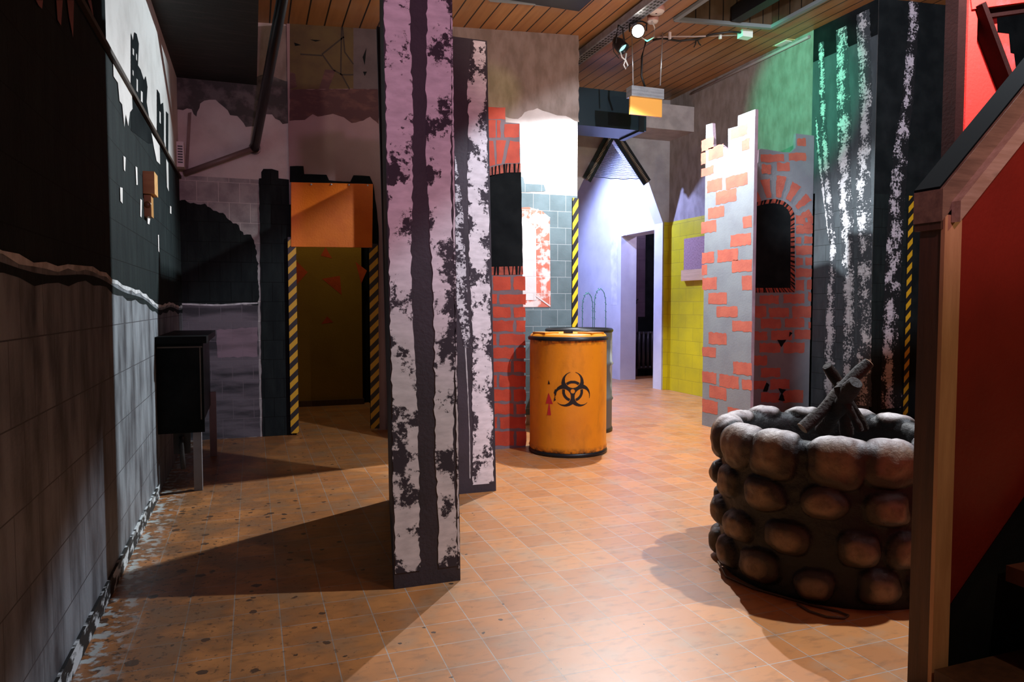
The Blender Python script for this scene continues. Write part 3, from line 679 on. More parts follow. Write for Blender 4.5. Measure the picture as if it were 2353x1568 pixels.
CB = [(1612, 318, 1640, 345), (1680, 290, 1717, 315), (1705, 320, 1722, 345), (1628, 336, 1662, 365), (1611, 352, 1622, 378), (1612, 384, 1640, 403), (1668, 402, 1718, 430), (1625, 413, 1659, 440),
      (1645, 437, 1692, 466), (1627, 476, 1664, 501), (1707, 497, 1728, 523), (1612, 508, 1646, 535), (1679, 538, 1726, 565), (1613, 580, 1641, 605), (1649, 573, 1696, 601), (1682, 597, 1728, 625),
      (1613, 609, 1625, 632), (1614, 638, 1647, 666), (1705, 634, 1728, 667), (1628, 673, 1670, 699), (1647, 704, 1695, 729), (1683, 738, 1728, 762), (1628, 765, 1670, 792), (1614, 798, 1645, 820),
      (1685, 833, 1728, 862), (1614, 855, 1646, 881), (1653, 863, 1698, 892), (1705, 873, 1728, 896), (1630, 889, 1669, 917), (1614, 920, 1649, 950), (1672, 940, 1715, 968)]
for i, (a, b, c, d) in enumerate(CB):
    t = -(700 - (b + d) / 2) * .00062 * (c - a) if False else 0
    sl = lambda u: (b + d) / 2 - 700
    k = ((b + d) / 2 - 701) / ((a + c) / 2 - 579)
    dy = k * (c - a) / 2
    PC.pxpoly(m_, [(a, b - dy), (c, b + dy), (c, d + dy), (a, d - dy)], brick_red, 1, .005, .025, i)
m_.build('side_panel', T2)
m_ = MB(); cy = 5.42; PV = Plane('Y', cy, -1)
xr2 = 4.955
o_ = PV.px([(1744, 345), (1748, 342), (1765, 344), (1800, 350), (1818, 350), (1828, 340), (1829, 307), (1872, 312)])
wl_ = PV.px([(1735, 392), (1742, 372)])
outl = [(3.80, 0), (xr2, 0), (xr2, o_[-1][1])] + o_[:-1][::-1] + [wl_[1], wl_[0], (3.80, wl_[0][1])]
m_.extrude([(x, cy, z) for x, z in outl], (0, .03, 0), prop_grey, strip)
C2 = [(1746, 679, 1790, 698), (1800, 676, 1848, 697), (1857, 672, 1871, 692), (1730, 704, 1760, 730), (1767, 708, 1812, 729), (1820, 704, 1871, 730), (1748, 733, 1794, 755), (1803, 732, 1848, 752), (1857, 740, 1871, 755),
      (1730, 763, 1763, 782), (1772, 760, 1820, 782), (1826, 758, 1871, 780), (1745, 789, 1793, 811), (1800, 787, 1848, 811), (1730, 818, 1762, 840), (1748, 846, 1793, 867), (1730, 875, 1760, 895), (1769, 872, 1815, 895), (1748, 903, 1790, 925),
      (1800, 897, 1845, 926), (1828, 495, 1850, 515), (1855, 495, 1871, 515), (1828, 518, 1871, 537), (1828, 545, 1841, 560), (1848, 543, 1871, 560), (1828, 565, 1871, 586), (1828, 593, 1845, 610), (1851, 592, 1871, 610),
      (1828, 617, 1869, 637), (1828, 643, 1848, 668), (1855, 643, 1871, 665), (1748, 355, 1802, 372), (1812, 352, 1852, 370), (1750, 378, 1772, 400), (1785, 374, 1815, 393), (1832, 318, 1852, 335)]
for i, (a, b, c, d) in enumerate(C2): PV.pxpoly(m_, [(a, b), (c, b), (c, d), (a, d)], brick_red, 1, .007, .025, i + 50)
for i, t in enumerate([-95, -74, -53, -33, -12, 8, 28, 50, 70, 88]):
    if t < -60: continue
    def pt(r, a): return (1780 + r * math.sin(R(a)), 520 - r * 1.02 * math.cos(R(a)))
    r0, r1 = 66, 108 + (i % 2) * 6
    if t < -40: continue
    if t > 0: r1 = min(r1, 86 / math.sin(R(t + 6)))
    if r1 < r0 + 12: continue
    PV.pxpoly(m_, [pt(r0, t - 5), pt(r1, t - 6), pt(r1, t + 6), pt(r0, t + 5)], brick_red, 1.5, .006, .025, i)
PV.pxpoly(m_, [(1700, 474), (1735, 466), (1757, 460), (1780, 457), (1800, 462), (1818, 476), (1825, 492), (1826, 672), (1700, 673)], hatch_red, 2)
PV.pxpoly(m_, [(1700, 482), (1735, 475), (1757, 469), (1778, 467), (1797, 471), (1810, 482), (1816, 496), (1816, 662), (1700, 662)], black, 3)
hatchband(PV, m_, [(1735, 466), (1757, 460), (1780, 457), (1800, 462), (1818, 476), (1825, 492), (1826, 672)], [(1735, 475), (1757, 469), (1778, 467), (1797, 471), (1810, 482), (1816, 496), (1816, 662)], 26, 3, 4)
hatchband(PV, m_, [(1735, 673), (1826, 672)], [(1735, 662), (1816, 662)], 12, 4, 4)
for i, q in enumerate(([(1785, 782), (1806, 781), (1795, 798)], [(1814, 762), (1820, 765), (1812, 775)], [(1760, 880), (1768, 885), (1762, 900), (1752, 900)], [(1788, 892), (1806, 896), (1798, 905), (1803, 922), (1788, 920), (1794, 905)])):
    PV.pxpoly(m_, q, black, 4, .004, .02, i)
m_.build('front_panel', T2)

# ------------------------------------------------------------------ drums
def drum(cxy, r, h, body, name, label, biohazard=False):
    t = thing(name, label, 'drum', (*cxy, 0)); c = (*cxy, 0)
    m = MB(); m.lathe([(0, .012), (r - .01, .012), (r, .03), (r + .006, .05), (r, .07), (r, h - .10), (r - .002, h - .06), (r, h - .05)], c, body, 72)
    if not biohazard:
        m = MB(); p = [(0, .012), (r - .01, .012), (r, .03)]
        for z in (.28, .58): p += [(r, z - .02), (r + .012, z), (r, z + .02)]
        m.lathe(p + [(r, h - .02)], c, body, 72)
    o = m.build('drum_body', t)
    m = MB(); m.lathe([(r - .01, 0), (r + .004, 0), (r + .008, .014), (r + .004, .03), (r - .004, .03)], c, dark_metal, 72); m.build('base_ring', t)
    return t, o
dp = None
def drum_paint():
    k = NT('worn_orange_drum_paint'); tc = k.n('ShaderNodeTexCoord'); v = tc.outputs['Object']
    n1 = k.noise(v, 3, 5); n2 = k.noise(v, 26, 5, None, .7); n3 = k.noise(v, 9, 5, (1, 1, .4))
    col = k.mix(k.ramp(n1, .4, .7), (.78, .27, .008), (.66, .21, .008))
    col = k.mix(k.math('MULTIPLY', k.ramp(n3, .55, .75), .5), col, (.35, .11, .01))
    col = k.mix(k.ramp(n2, .70, .73), col, (.03, .015, .01))
    sx = k.n('ShaderNodeSeparateXYZ'); k.l(v, sx.inputs[0])
    rim = k.math('MAXIMUM', k.ramp(sx.outputs[2], .79, .83), k.ramp(sx.outputs[2], .07, .03))
    rn = k.math('MULTIPLY', rim, k.ramp(k.noise(v, 30, 4), .4, .6))
    col = k.mix(rn, col, (.02, .012, .008))
    k.l(col, k.b.inputs['Base Color']); k.b.inputs['Roughness'].default_value = .4
    bp = k.n('ShaderNodeBump'); bp.inputs['Strength'].default_value = .15; bp.inputs['Distance'].default_value = .01; k.l(n2, bp.inputs['Height']); k.l(bp.outputs[0], k.b.inputs['Normal'])
    return k.m
DP = drum_paint()
DC = (2.19, 4.84); DR = .283; DH = .885
t, body = drum(DC, DR, DH, DP, 'steel_drum', 'orange-yellow steel drum with black biohazard symbol and closed lid', True)
# lid
m = MB(); m.lathe([(DR + .012, DH - .058), (DR + .014, DH - .04), (DR + .002, DH - .03)], (*DC, 0), dark_metal, 72); m.build('clamp_ring', t)
m = MB(); lidm = flat('orange_lid_paint', (.72, .26, .01), .35); lidw = flat('worn_lid_highlight', (.8, .5, .25), .35)
m.lathe([(DR + .004, DH - .045), (DR - .008, DH - .02), (DR - .02, DH - .012), (.2, DH - .008), (.19, DH - .02), (0, DH - .02)], (*DC, 0), lidm, 72)
a = math.atan2(-DC[1], -DC[0])
for s_ in (-1, 1):   # raised lid lugs left and right of the centre
    for kk in range(1): 
        aa = a + s_ * .95
        p0 = Vector((DC[0], DC[1], DH - .012)) + Vector((math.cos(aa), math.sin(aa), 0)) * .14
        p1 = Vector((DC[0], DC[1], DH - .012)) + Vector((math.cos(aa), math.sin(aa), 0)) * .26
        m.bar(p0, p1, .16, .022, lidm)
m.build('lid', t)
m = MB(); p = Vector((DC[0], DC[1], DH - .005)) + Vector((math.cos(a), math.sin(a), 0)) * .16
m.bar(p - Vector((.03, 0, 0)), p + Vector((.03, 0, 0)), .03, .02, dark_metal); m.build('lid_latch', t)
# biohazard symbol sprayed on the drum: thin curved paint layer
def bio(x, y):
    r = math.hypot(x, y); s = False; inner = False
    for k in range(3):
        t_ = math.pi / 2 + k * 2 * math.pi / 3; dx, dy = math.cos(t_), math.sin(t_)
        ro = math.hypot(x - 11 * dx, y - 11 * dy); ri = math.hypot(x - 15 * dx, y - 15 * dy)
        along = x * dx + y * dy; perp = abs(-x * dy + y * dx)
        if ro < 15 and ri > 10.6: s = True
        if along > 18 and perp < 3.2: return False if ri < 15 else False
        if along > 0 and ri < 9.9: inner = True
    for k in range(3):
        t_ = math.pi / 2 + k * 2 * math.pi / 3; dx, dy = math.cos(t_), math.sin(t_)
        if math.hypot(x - 15 * dx, y - 15 * dy) <= 10.6: s = False
    if r < 3: s = False
    if inner and 10.6 < r < 14.2: s = True
    return s
m = MB(); N = 150; half = .142; spray = flat('black_spray_paint', (.006, .006, .006), .55)
sa = a + .12
for i in range(N):
    for j in range(N):
        x = (i + .5 - N / 2) / (N / 2) * 27; y = (j + .5 - N / 2) / (N / 2) * 27
        if not bio(x, y): continue
        def cp(ii, jj):
            s = (ii - N / 2) / (N / 2) * half; z = .475 + (jj - N / 2) / (N / 2) * half
            th = sa + s / DR; return (DC[0] + (DR + .0015) * math.cos(th), DC[1] + (DR + .0015) * math.sin(th), z)
        m.poly([cp(i, j), cp(i + 1, j), cp(i + 1, j + 1), cp(i, j + 1)], spray, [(0, 0)] * 4)
o = m.build('biohazard_symbol', t)
# red arrow smear and black marks on the left side of the drum
rs_ = flat('red_marker_paint', (.55, .02, .03), .5)
rnd = random.Random(3)
for q, mm in ((((-.62, .46), (-.70, .38), (-.50, .38)), rs_), (((-.60, .40), (-.66, .30), (-.55, .30)), rs_), (((-.62, .55), (-.64, .52), (-.58, .52)), spray), (((-.44, .49), (-.48, .46), (-.42, .44), (-.40, .47)), spray), (((-.46, .43), (-.48, .40), (-.42, .41)), spray)):
    m = MB(); m.poly([(DC[0] + (DR + .002) * math.cos(sa + s), DC[1] + (DR + .002) * math.sin(sa + s), z) for s, z in q], mm, [(0, 0)] * len(q)); m.build('paint_mark', t)
gd = paint('faded_blue_grey_drum', (.10, .12, .13), (.35, .42, .45), 3, (1, 1, .6), .48, .52, .45, coord='Object', bump=.1)
t2, _ = drum((2.65, 5.63), .285, .87, gd, 'steel_drum', 'dark grey ribbed steel drum mostly hidden behind the orange drum')
m = MB(); m.lathe([(.29, .85), (.295, .865), (.285, .88), (.27, .87), (.26, .85), (0, .85)], (2.65, 5.63, 0), dark_metal, 72); m.build('lid', t2)

# ------------------------------------------------------------------ barbed wire hoops
bwm = flat('green_grey_wire', (.06, .22, .22), .4, .6)
m = MB()
for c0, w_, top, ba in ((3.055, .055, 1.195, .87), (3.19, .06, 1.235, .87)):
    pts = [(c0 + w_ * math.cos(math.pi * (1 - i / 14)), 6.3, top - .14 + .14 * math.sin(math.pi * i / 14)) for i in range(15)]
    pts = [(pts[0][0], 6.3, 0)] + pts + [(pts[-1][0] + .01, 6.3, 0)]
    m.tube(pts, .0035, bwm, 6)
    for i in range(1, len(pts) - 1, 2):
        p = Vector(pts[i]); m.tube([p + Vector((-.012, 0, .01)), p + Vector((.012, 0, -.01))], .002, bwm, 4); m.tube([p + Vector((0, -.01, -.012)), p + Vector((0, .01, .012))], .002, bwm, 4)
    for zz in (.95, 1.02): 
        for sx_ in (-1, 1): p = Vector((c0 + sx_ * w_, 6.3, zz)); m.tube([p + Vector((-.012, 0, .01)), p + Vector((.012, 0, -.01))], .002, bwm, 4)
tag(m.build('barbed_wire'), 'two thin hoops of barbed wire rising behind the orange drum', 'barbed wire')

# ------------------------------------------------------------------ ducts, net frame, ceiling fittings
m = MB(); dk = flat('dark_blue_duct_paint', (.008, .02, .028), .35)
m.box((2.82, 6.55, 2.86), (3.83, 6.95, 3.23), dk); o = m.build('ventilation_duct'); tag(o, 'dark blue-black box duct under the boards, above the pointed opening', 'duct')
m = MB(); m.box((3.74, 6.54, 2.845), (3.80, 6.96, 3.24), dark_metal); m.build('duct_flange', o)
m = MB(); m.box((4.3, 7.38, 3.13), (RX, YA, 3.42), paint('pale_duct_paint', (.42, .38, .37), rough=.6)); tag(m.build('ventilation_duct'), 'pale plastered box duct running to the right wall behind the hanging sign', 'duct')
NF = thing('net_frame', 'black perforated A-shaped metal frame with sagging chain net in the pointed opening', 'frame', (4.1, 7.75, 2.5))
yn = 7.868; perf = None
def perf_mat():
    k = NT('perforated_metal'); tc = k.n('ShaderNodeTexCoord'); ch = k.n('ShaderNodeTexChecker'); ch.inputs['Scale'].default_value = 70
    k.l(tc.outputs['Object'], ch.inputs[0]); ch.inputs[1].default_value = (.25, .19, .13, 1); ch.inputs[2].default_value = (.02, .02, .02, 1)
    k.l(ch.outputs[0], k.b.inputs['Base Color']); k.b.inputs['Roughness'].default_value = .4; return k.m
PM = perf_mat()
apx = ony(1409, 300, yn)
for u, v in ((1348, 413), (1487, 420)):
    e = ony(u, v, yn); m = MB(); m.bar(apx, e, .03, .055, PM, (0, 1, 0)); 
    d = (e - apx).normalized(); sd = d.cross(Vector((0, 1, 0)))
    b = m.build('perforated_bar', NF)
    for s_ in (-1, 1):
        m = MB(); m.bar(apx + sd * .034 * s_, e + sd * .034 * s_, .05, .016, dark_metal, (0, 1, 0)); m.build('bar_edge', b)
m = MB(); nm = flat('blue_grey_net', (.04, .07, .13), .5)
L_ = ony(1358, 405, yn); R_ = ony(1478, 410, yn)
for i in range(22):
    f = .28 + i * .034
    a_ = apx.lerp(L_, f); b_ = apx.lerp(R_, f); 
    pts = [a_.lerp(b_, t / 8) + Vector((0, .01, -.02 * math.sin(math.pi * t / 8) * f + .004 * math.sin(t * 3 + i))) for t in range(9)]
    m.tube(pts, .0026 if i < 21 else .005, nm, 4, False)
for j in range(1, 40):
    s_ = j / 40; bot = L_.lerp(R_, s_); 
    f0 = .28; st = apx.lerp(L_, f0).lerp(apx.lerp(R_, f0), s_)
    topz = apx.z - (apx.z - L_.z) * abs(s_ - .5) * 2
    x = bot.x; t0 = max(.30, abs(x - apx.x) / max(.01, (R_.x - apx.x if x > apx.x else apx.x - L_.x)))
    m.tube([(x, yn + .01, apx.z - (apx.z - bot.z) * t0), (x, yn + .01, bot.z - -.0 + .02 * math.sin(math.pi * s_))], .0024, nm, 4, False)
m.build('net', NF)
# cable tray
m = MB(); tr = paint('grey_tray_metal', (.30, .32, .36), (.2, .2, .23), 8, rough=.4, metal=.3, coord='Object')
tx = 3.0; tz = ceil_z(tx) - .02; y_a, y_b = 6.55, 1.0
slot = flat('tray_slot_black', (.01, .01, .012), .6)
m.box((tx - .05, y_b, tz - .07), (tx + .05, y_a, tz - .063), tr); m.box((tx - .055, y_b, tz - .07), (tx - .05, y_a, tz - .01), tr); m.box((tx + .05, y_b, tz - .07), (tx + .055, y_a, tz - .01), tr)
yy = y_b + .1
while yy < y_a - .1:
    for dx in (-.028, 0, .028): m.box((tx + dx - .009, yy, tz - .0712), (tx + dx + .009, yy + .035, tz - .0705), slot)
    yy += .055
ct = tag(m.build('cable_tray'), 'slotted grey metal cable tray fixed along the ceiling boards', 'cable tray')
m = MB(); m.box((2.86, 6.3, ceil_z(2.9) - .10), (2.93, 6.4, ceil_z(2.9)), dark_metal); m.build('bracket', ct)
# two spot lamps hanging under the tray
lens_on = flat('glowing_lens', (1, .96, .85), .2, emit=18); lens_cy = flat('cyan_lens', (.35, .75, .75), .15, emit=1.2)
def lamp(name, label, c, dirv, lens, L=.15, r=.055):
    t = thing(name, label, 'spot lamp', c, 'spot lamps under the cable tray'); c = Vector(c); d = Vector(dirv).normalized()
    m = MB(); m.lathe([(0, -L * .6), (r * .55, -L * .6), (r * .8, -L * .35), (r, -.02), (r * 1.05, .04), (r * 1.05, .055), (r * .9, .055), (r * .88, .02)], c, dark_metal, 32, d); m.build('lamp_head', t)
    m = MB(); m.lathe([(r * .9, .024), (r * .6, .034), (0, .038)], c, lens, 32, d); m.build('lens', t)
    m = MB(); s_ = d.cross(Vector((0, 0, 1))).normalized() * (r * 1.25); zt = Vector((c.x, c.y, tz - .07))
    m.tube([c + s_, c + s_ * 1.02 + Vector((0, 0, .06)), zt + s_ * .5, zt, zt - s_ * .5, c - s_ * 1.02 + Vector((0, 0, .06)), c - s_], .007, dark_metal, 8); m.build('yoke', t)
    return t
c1 = ony(1466, 72, 5.36); c1.z = c1.z
la = lamp('spot_lamp', 'black spot lamp with dazzling lens facing the camera, under the cable tray', c1, (-.55, -1, -.35), lens_on)
c2 = ony(1425, 104, 5.5)
lb = lamp('spot_lamp', 'black spot lamp with pale cyan lens tilted down, left of the dazzling one', c2, (.35, -.6, -.8), lens_cy, .13, .05)
cw = flat('white_cable', (.7, .72, .7), .4)
m = MB(); m.tube([c1 + Vector((.05, .05, -.02)), c1 + Vector((.10, .02, -.06)), c1 + Vector((.15, 0, -.03)), c1 + Vector((.16, 0, .05)), c1 + Vector((.13, 0, .1))], .006, cw, 8); m.build('cable', la)
m = MB(); m.tube([c2 + Vector((.0, 0, -.05)), c2 + Vector((.02, 0, -.10)), c2 + Vector((.055, 0, -.12)), c2 + Vector((.075, 0, -.16)), c2 + Vector((.055, 0, -.19)), c2 + Vector((.035, 0, -.16)), c2 + Vector((.05, 0, -.12)), c2 + Vector((.06, 0, -.06))], .006, cw, 8); m.build('cable', lb)
m = MB(); m.tube([c2 + Vector((-.03, 0, .1)), c2 + Vector((-.07, 0, 0)), c2 + Vector((-.06, 0, -.06)), c2 + Vector((-.01, 0, -.11))], .004, rubber, 8); m.build('safety_wire', lb)
# smoke detector and the second one behind
def det(u, v, y, r, name, label):
    p = onceil(u, v, .075); t = thing(name, label, 'smoke detector', (p.x, p.y, p.z)); pk = flat('pink_white_plastic', (.62, .36, .36), .4)
    m = MB(); m.lathe([(0, 0), (r * .75, 0), (r, .012), (r, .055), (r * .5, .058), (.0, .058)][::-1], p, pk, 40); m.build('detector_base', t)
    m = MB(); m.lathe([(0, -.004), (r * .8, -.003), (r * .98, .012)], p, white_plastic, 40); m.build('detector_face', t)
    m = MB(); m.lathe([(0, -.007), (.008, -.006), (.01, -.002)], p, dark_metal, 12); m.build('sensor_eye', t)
    m = MB(); m.tube([p + Vector((0, 0, .05)), (p.x, p.y, ceil_z(p.x))], .012, W1, 8); m.build('stem', t)
det(1508, 30, 5.4, .068, 'smoke_detector', 'round white and pink smoke detector on the ceiling above the lamps')
det(1500, 52, 6.0, .048, 'smoke_detector', 'smaller reddish detector just behind the dazzling spot lamp')
# hanging sign
sp0 = ony(1448, 198, 5.77); sp1 = ony(1522, 208, 5.77); sz0 = ony(1448, 262, 5.77).z
t = thing('hanging_sign', 'blank orange-yellow sign panel under a steel housing hanging on two rods', 'sign', ((sp0.x + sp1.x) / 2, 5.62, sz0))
m = MB(); m.box((sp0.x, 5.74, sp0.z - .09), (sp1.x, 5.84, sp0.z), paint('brushed_steel', (.5, .53, .56), (.35, .37, .4), 8, (1, 8, 1), metal=.6, rough=.35)); m.build('housing', t)
m = MB(); m.box((sp0.x + .002, 5.77, sz0), (sp1.x - .002, 5.79, sp0.z - .085), flat('amber_sign_panel', (.80, .40, .08), .35)); m.build('panel', t)
for u, u2 in ((1453, 1449), (1516, 1511)):
    m = MB(); a_ = ony(u2 + 6, 196, 5.79); m.tube([a_, (a_.x + (.02 if u > 1500 else -.02), 5.79, ceil_z(a_.x))], .006, metal, 8); m.build('rod', t)
m = MB(); q = ony(1482, 200, 5.79); q2 = ony(1475, 130, 5.79); m.tube([q, ony(1474, 175, 5.79), q2, ony(1484, 96, 5.79), ony(1498, 88, 5.79)], .009, rubber, 8); m.build('power_cable', t)
# cable run and junction box on the ceiling
t = thing('ceiling_cable_run', 'black and grey cables clipped across the boards to a white junction box', 'cable', ony(1600, 85, 5.75))
yc = 5.98
def cpts(L, dz=0): return [onceil(u, v, .022) for u, v in L]
m = MB(); m.tube(cpts([(1500, 92), (1520, 88), (1560, 94), (1600, 90), (1640, 78), (1680, 73), (1705, 75)]), .010, rubber, 8); m.build('black_cable', t)
m = MB(); m.tube(cpts([(1510, 86), (1540, 84), (1600, 84), (1650, 82), (1705, 80)]), .007, flat('grey_cable', (.4, .33, .3), .5), 8); m.build('grey_cable', t)
jb = onceil(1712, 80, .036); m = MB(); m.box((jb.x - .055, jb.y - .04, jb.z - .03), (jb.x + .055, jb.y + .04, jb.z + .035), white_plastic); m.build('junction_box', t)
for u, v in ((1539, 82), (1655, 82)):
    p = onceil(u, v, .03); m = MB(); m.box((p.x - .01, p.y - .01, p.z - .03), (p.x + .01, p.y + .01, p.z + .03), white_plastic); m.build('clip', t)
m = MB(); m.tube(cpts([(1600, 90), (1598, 102), (1595, 108)]), .006, rubber, 6); m.tube(cpts([(1602, 90), (1606, 100), (1610, 104)]), .006, rubber, 6); m.build('loose_end', t)
# emergency fitting high on the right wall, conduit along the wall top
e = onx(1800, 98, RX)
t = thing('emergency_lamp', 'small yellow-white box lamp high on the green-lit right wall', 'lamp', e)
m = MB(); m.box((RX - .09, e.y - .16, e.z - .03), (RX, e.y + .05, e.z + .06), flat('yellowed_plastic', (.6, .5, .25), .4)); m.build('lamp_housing', t)
m = MB(); m.box((RX - .085, e.y - .13, e.z - .036), (RX - .01, e.y + .02, e.z - .03), white_plastic); m.build('lamp_cover', t)
m = MB(); m.tube([(RX - .02, 7.4, ceil_z(RX) - .05), (RX - .02, 5.5, ceil_z(RX) - .05)], .014, flat('grey_conduit', (.3, .28, .27), .5), 10); tag(m.build('conduit_pipe'), 'thin grey conduit running along the top of the right wall', 'pipe')
# dark vent grille in the ceiling near the top edge
t = thing('ceiling_vent', 'dark louvred vent panel in the boarded ceiling left of the cable tray', 'vent', (2.2, 4.6, ceil_z(2.2)))
m = MB(); m.box((1.75, 3.6, ceil_z(1.75) - .012), (2.50, 5.34, ceil_z(1.75) + .01), dark_metal); m.build('grille', t)
m = MB()
for a_, b_ in (((1.75, 5.34), (2.50, 5.34)), ((2.50, 5.34), (2.50, 3.6)), ((1.75, 3.6), (1.75, 5.34))): m.bar((*a_, ceil_z(a_[0]) - .02), (*b_, ceil_z(b_[0]) - .02), .03, .03, frame_metal)
m.build('vent_frame', t)

# ------------------------------------------------------------------ left corner things
m = MB(); pd = flat('black_pipe_paint', (.012, .012, .013), .3, .2)
m.tube([(.04, YB - .05, 2.33), (.21, 4.84, 2.995), (.245, 4.5, 3.16)], .036, pd, 16)
pp = tag(m.build('steel_pipe'), 'black steel pipe slanting down from the ceiling to the back wall', 'pipe')
m = MB(); m.tube([(.04, YB - .05, 2.33), (-.48, YB - .03, 2.10)], .022, flat('brown_pipe_paint', (.17, .12, .11), .4), 12); m.build('wall_pipe', pp)
m = MB(); m.lathe([(.045, -.02), (.045, .02)], (.04, YB - .03, 2.33), pd, 16, (0, 1, 0)); m.build('wall_flange', pp)
m = MB(); vb = onx(401, 375, LX); m.box((LX, 6.05, 2.13), (LX + .05, 6.16, 2.32), white_plastic)
vo_ = tag(m.build('wall_vent'), 'small white louvred vent in the back left corner', 'vent')
m = MB()
for i in range(7): m.box((LX + .008, 6.045, 2.16 + i * .02), (LX + .042, 6.05, 2.168 + i * .02), dark_metal)
m.build('louvres', vo_)
t = thing('switch_box', 'yellowed wall switch with wooden cover block on the black left wall', 'switch', (LX, 4.25, 1.55))
m = MB(); m.box((LX, 4.16, 1.655), (LX + .055, 4.30, 1.77), wood('amber_block', (.55, .30, .10), (.42, .21, .06), axis=0, knots=False)); m.build('cover_block', t)
m = MB(); sb = flat('amber_switch_plastic', (.40, .20, .06), .4); m.box((LX, 4.18, 1.54), (LX + .035, 4.27, 1.652), sb); sw = m.build('switch_body', t)
m = MB(); m.lathe([(.0, .004), (.016, .004), (.018, 0)], (LX + .018, 4.178, 1.60), flat('dark_amber', (.2, .09, .03), .4), 20, (0, -1, 0)); m.build('switch_knob', sw)
t = thing('black_cabinet', 'black painted cabinet on grey legs against the left wall, pipe trap beneath', 'cabinet', (-.4, 5.0, 0))
bb = paint('black_cabinet_paint', (.006, .007, .007), (.014, .014, .014), 4, (1, 5, 1), .5, .7, .35, coord='Object', spec=.05)
m = MB(); m.box((LX + .005, 4.5, .37), (-.29, 5.5, .86), bb); m.build('cabinet_body', t)
m = MB(); m.box((LX + .005, 4.485, .345), (-.27, 4.5, .88), bb); fr = m.build('front_panel', t)
m = MB(); ed = paint('worn_brown_edge', (.12, .09, .07)); m.box((LX + .01, 4.478, .835), (-.275, 4.485, .843), ed); m.box((-.29, 4.478, .42), (-.284, 4.485, .835), ed); m.build('edge_strip', fr)
m = MB(); m.box((LX + .005, 4.46, .86), (-.25, 5.55, .90), bb); m.build('top_board', t)
lg = paint('grey_leg_paint', (.26, .25, .27), (.2, .19, .2), 4, coord='Object')
for (x, y, z1) in ((-.335, 4.5, .345), (-.30, 5.5, .46)):
    m = MB(); m.box((x, y, 0), (x + .045, y + .045, z1), lg); m.build('leg', t)
m = MB(); m.box((-.45, 4.62, .20), (-.36, 4.66, .34), paint('dark_trap_metal', (.06, .06, .06))); m.tube([(-.405, 4.61, .30), (-.405, 4.58, .26), (-.40, 4.57, .20), (-.395, 4.57, .12)], .014, paint('dark_trap_metal', (.06, .06, .06)), 10); m.build('pipe_trap', t)
# orange valance board over the passage
PO2 = Plane('Y', YB - .06, -1); q = PO2.px([(669, 419), (857, 423), (855, 569), (669, 567)])
m = MB(); m.extrude([(x, YB - .06, z) for x, z in [q[3], q[2], q[1], q[0]]], (0, .03, 0), orange_board)
vo = tag(m.build('header_board'), 'orange painted board hung across the top of the dark passage', 'board')
for u, v in ((715, 424), (761, 424), (802, 425), (845, 426)):
    p = ony(u, v, YB - .062); m = MB(); m.lathe([(0, .003), (.006, .003), (.008, 0)], p, metal, 12, (0, -1, 0)); m.build('screw', vo)
# small noticeboard and shelf on the yellow wall
t = thing('notice_shelf', 'chipboard notice with pine ledge on the yellow tiled wall beside the castle tower', 'board', (RX - .02, 7.35, 1.5))
m = MB(); m.box((RX - .02, 7.0, 1.50), (RX, 7.53, 1.88), paint('pink_chipboard', (.42, .26, .26), (.3, .17, .18), 60, (1, 1, 1), .4, .6, .8)); m.build('notice_board', t)
m = MB(); m.box((RX - .05, 7.0, 1.37), (RX, 7.54, 1.5), wood('pine_ledge', (.72, .48, .26), (.6, .38, .2), axis=1, knots=False)); m.build('ledge', t)
# radiator in the side room
t = thing('radiator', 'dark column radiator under the hand prints in the side room', 'radiator', (5.75, 9.45, .1))
rm = flat('dark_radiator_paint', (.03, .03, .04), .4)
for i in range(9):
    m = MB(); x = 5.45 + i * .075; m.tube([(x, 9.48, .12), (x, 9.48, .68)], .028, rm, 10); m.build('radiator_column', t)
m = MB(); m.tube([(5.42, 9.48, .14), (6.1, 9.48, .14)], .02, rm, 8); m.build('header_pipe', t); m = MB(); m.tube([(5.42, 9.48, .66), (6.1, 9.48, .66)], .02, rm, 8); m.build('header_pipe', t)

# ------------------------------------------------------------------ stone fire pit
def stone_mat():
    k = NT('painted_prop_stone'); at = k.n('ShaderNodeAttribute', attribute_name='stone'); tc = k.n('ShaderNodeTexCoord'); v = tc.outputs['Object']
    n1 = k.noise(v, 22, 6, None, .65); n2 = k.noise(v, 6, 4); n3 = k.noise(v, 60, 3)
    h = at.outputs['Fac']
    f = k.ramp(k.math('ADD', h, k.math('MULTIPLY', k.math('SUBTRACT', n1, .5), .55)), .62, .9)
    base = k.mix(k.ramp(n2, .4, .65), (.035, .024, .016), (.06, .04, .025))
    hi = k.mix(k.ramp(n1, .4, .7), (.26, .165, .095), (.13, .08, .045))
    col = k.mix(f, base, hi)
    col = k.mix(k.ramp(h, .22, .06), col, (.006, .006, .005))
    a2 = k.n('ShaderNodeAttribute', attribute_name='rim_light_tone')
    rim_lt = k.math('MULTIPLY', a2.outputs['Fac'], k.ramp(k.math('ADD', h, k.math('MULTIPLY', k.math('SUBTRACT', n1, .5), .6)), .15, .45))  # rim top painted paler, standing in for lamp light on it
    col = k.mix(rim_lt, col, k.mix(k.ramp(n1, .35, .7), (.50, .46, .44), (.16, .12, .11)))
    k.l(col, k.b.inputs['Base Color']); k.b.inputs['Roughness'].default_value = .55
    bp = k.n('ShaderNodeBump'); bp.inputs['Strength'].default_value = .6; bp.inputs['Distance'].default_value = .012; k.l(n1, bp.inputs['Height']); k.l(bp.outputs[0], k.b.inputs['Normal'])
    return k.m
WC = Vector((2.22, 2.30)); WR = .43; WH = .585
PIT = thing('stone_fire_pit', 'round knee-high fire pit of dark painted boulders with pale rim, right foreground', 'fire pit', (WC.x, WC.y, 0))
rnd = random.Random(11)
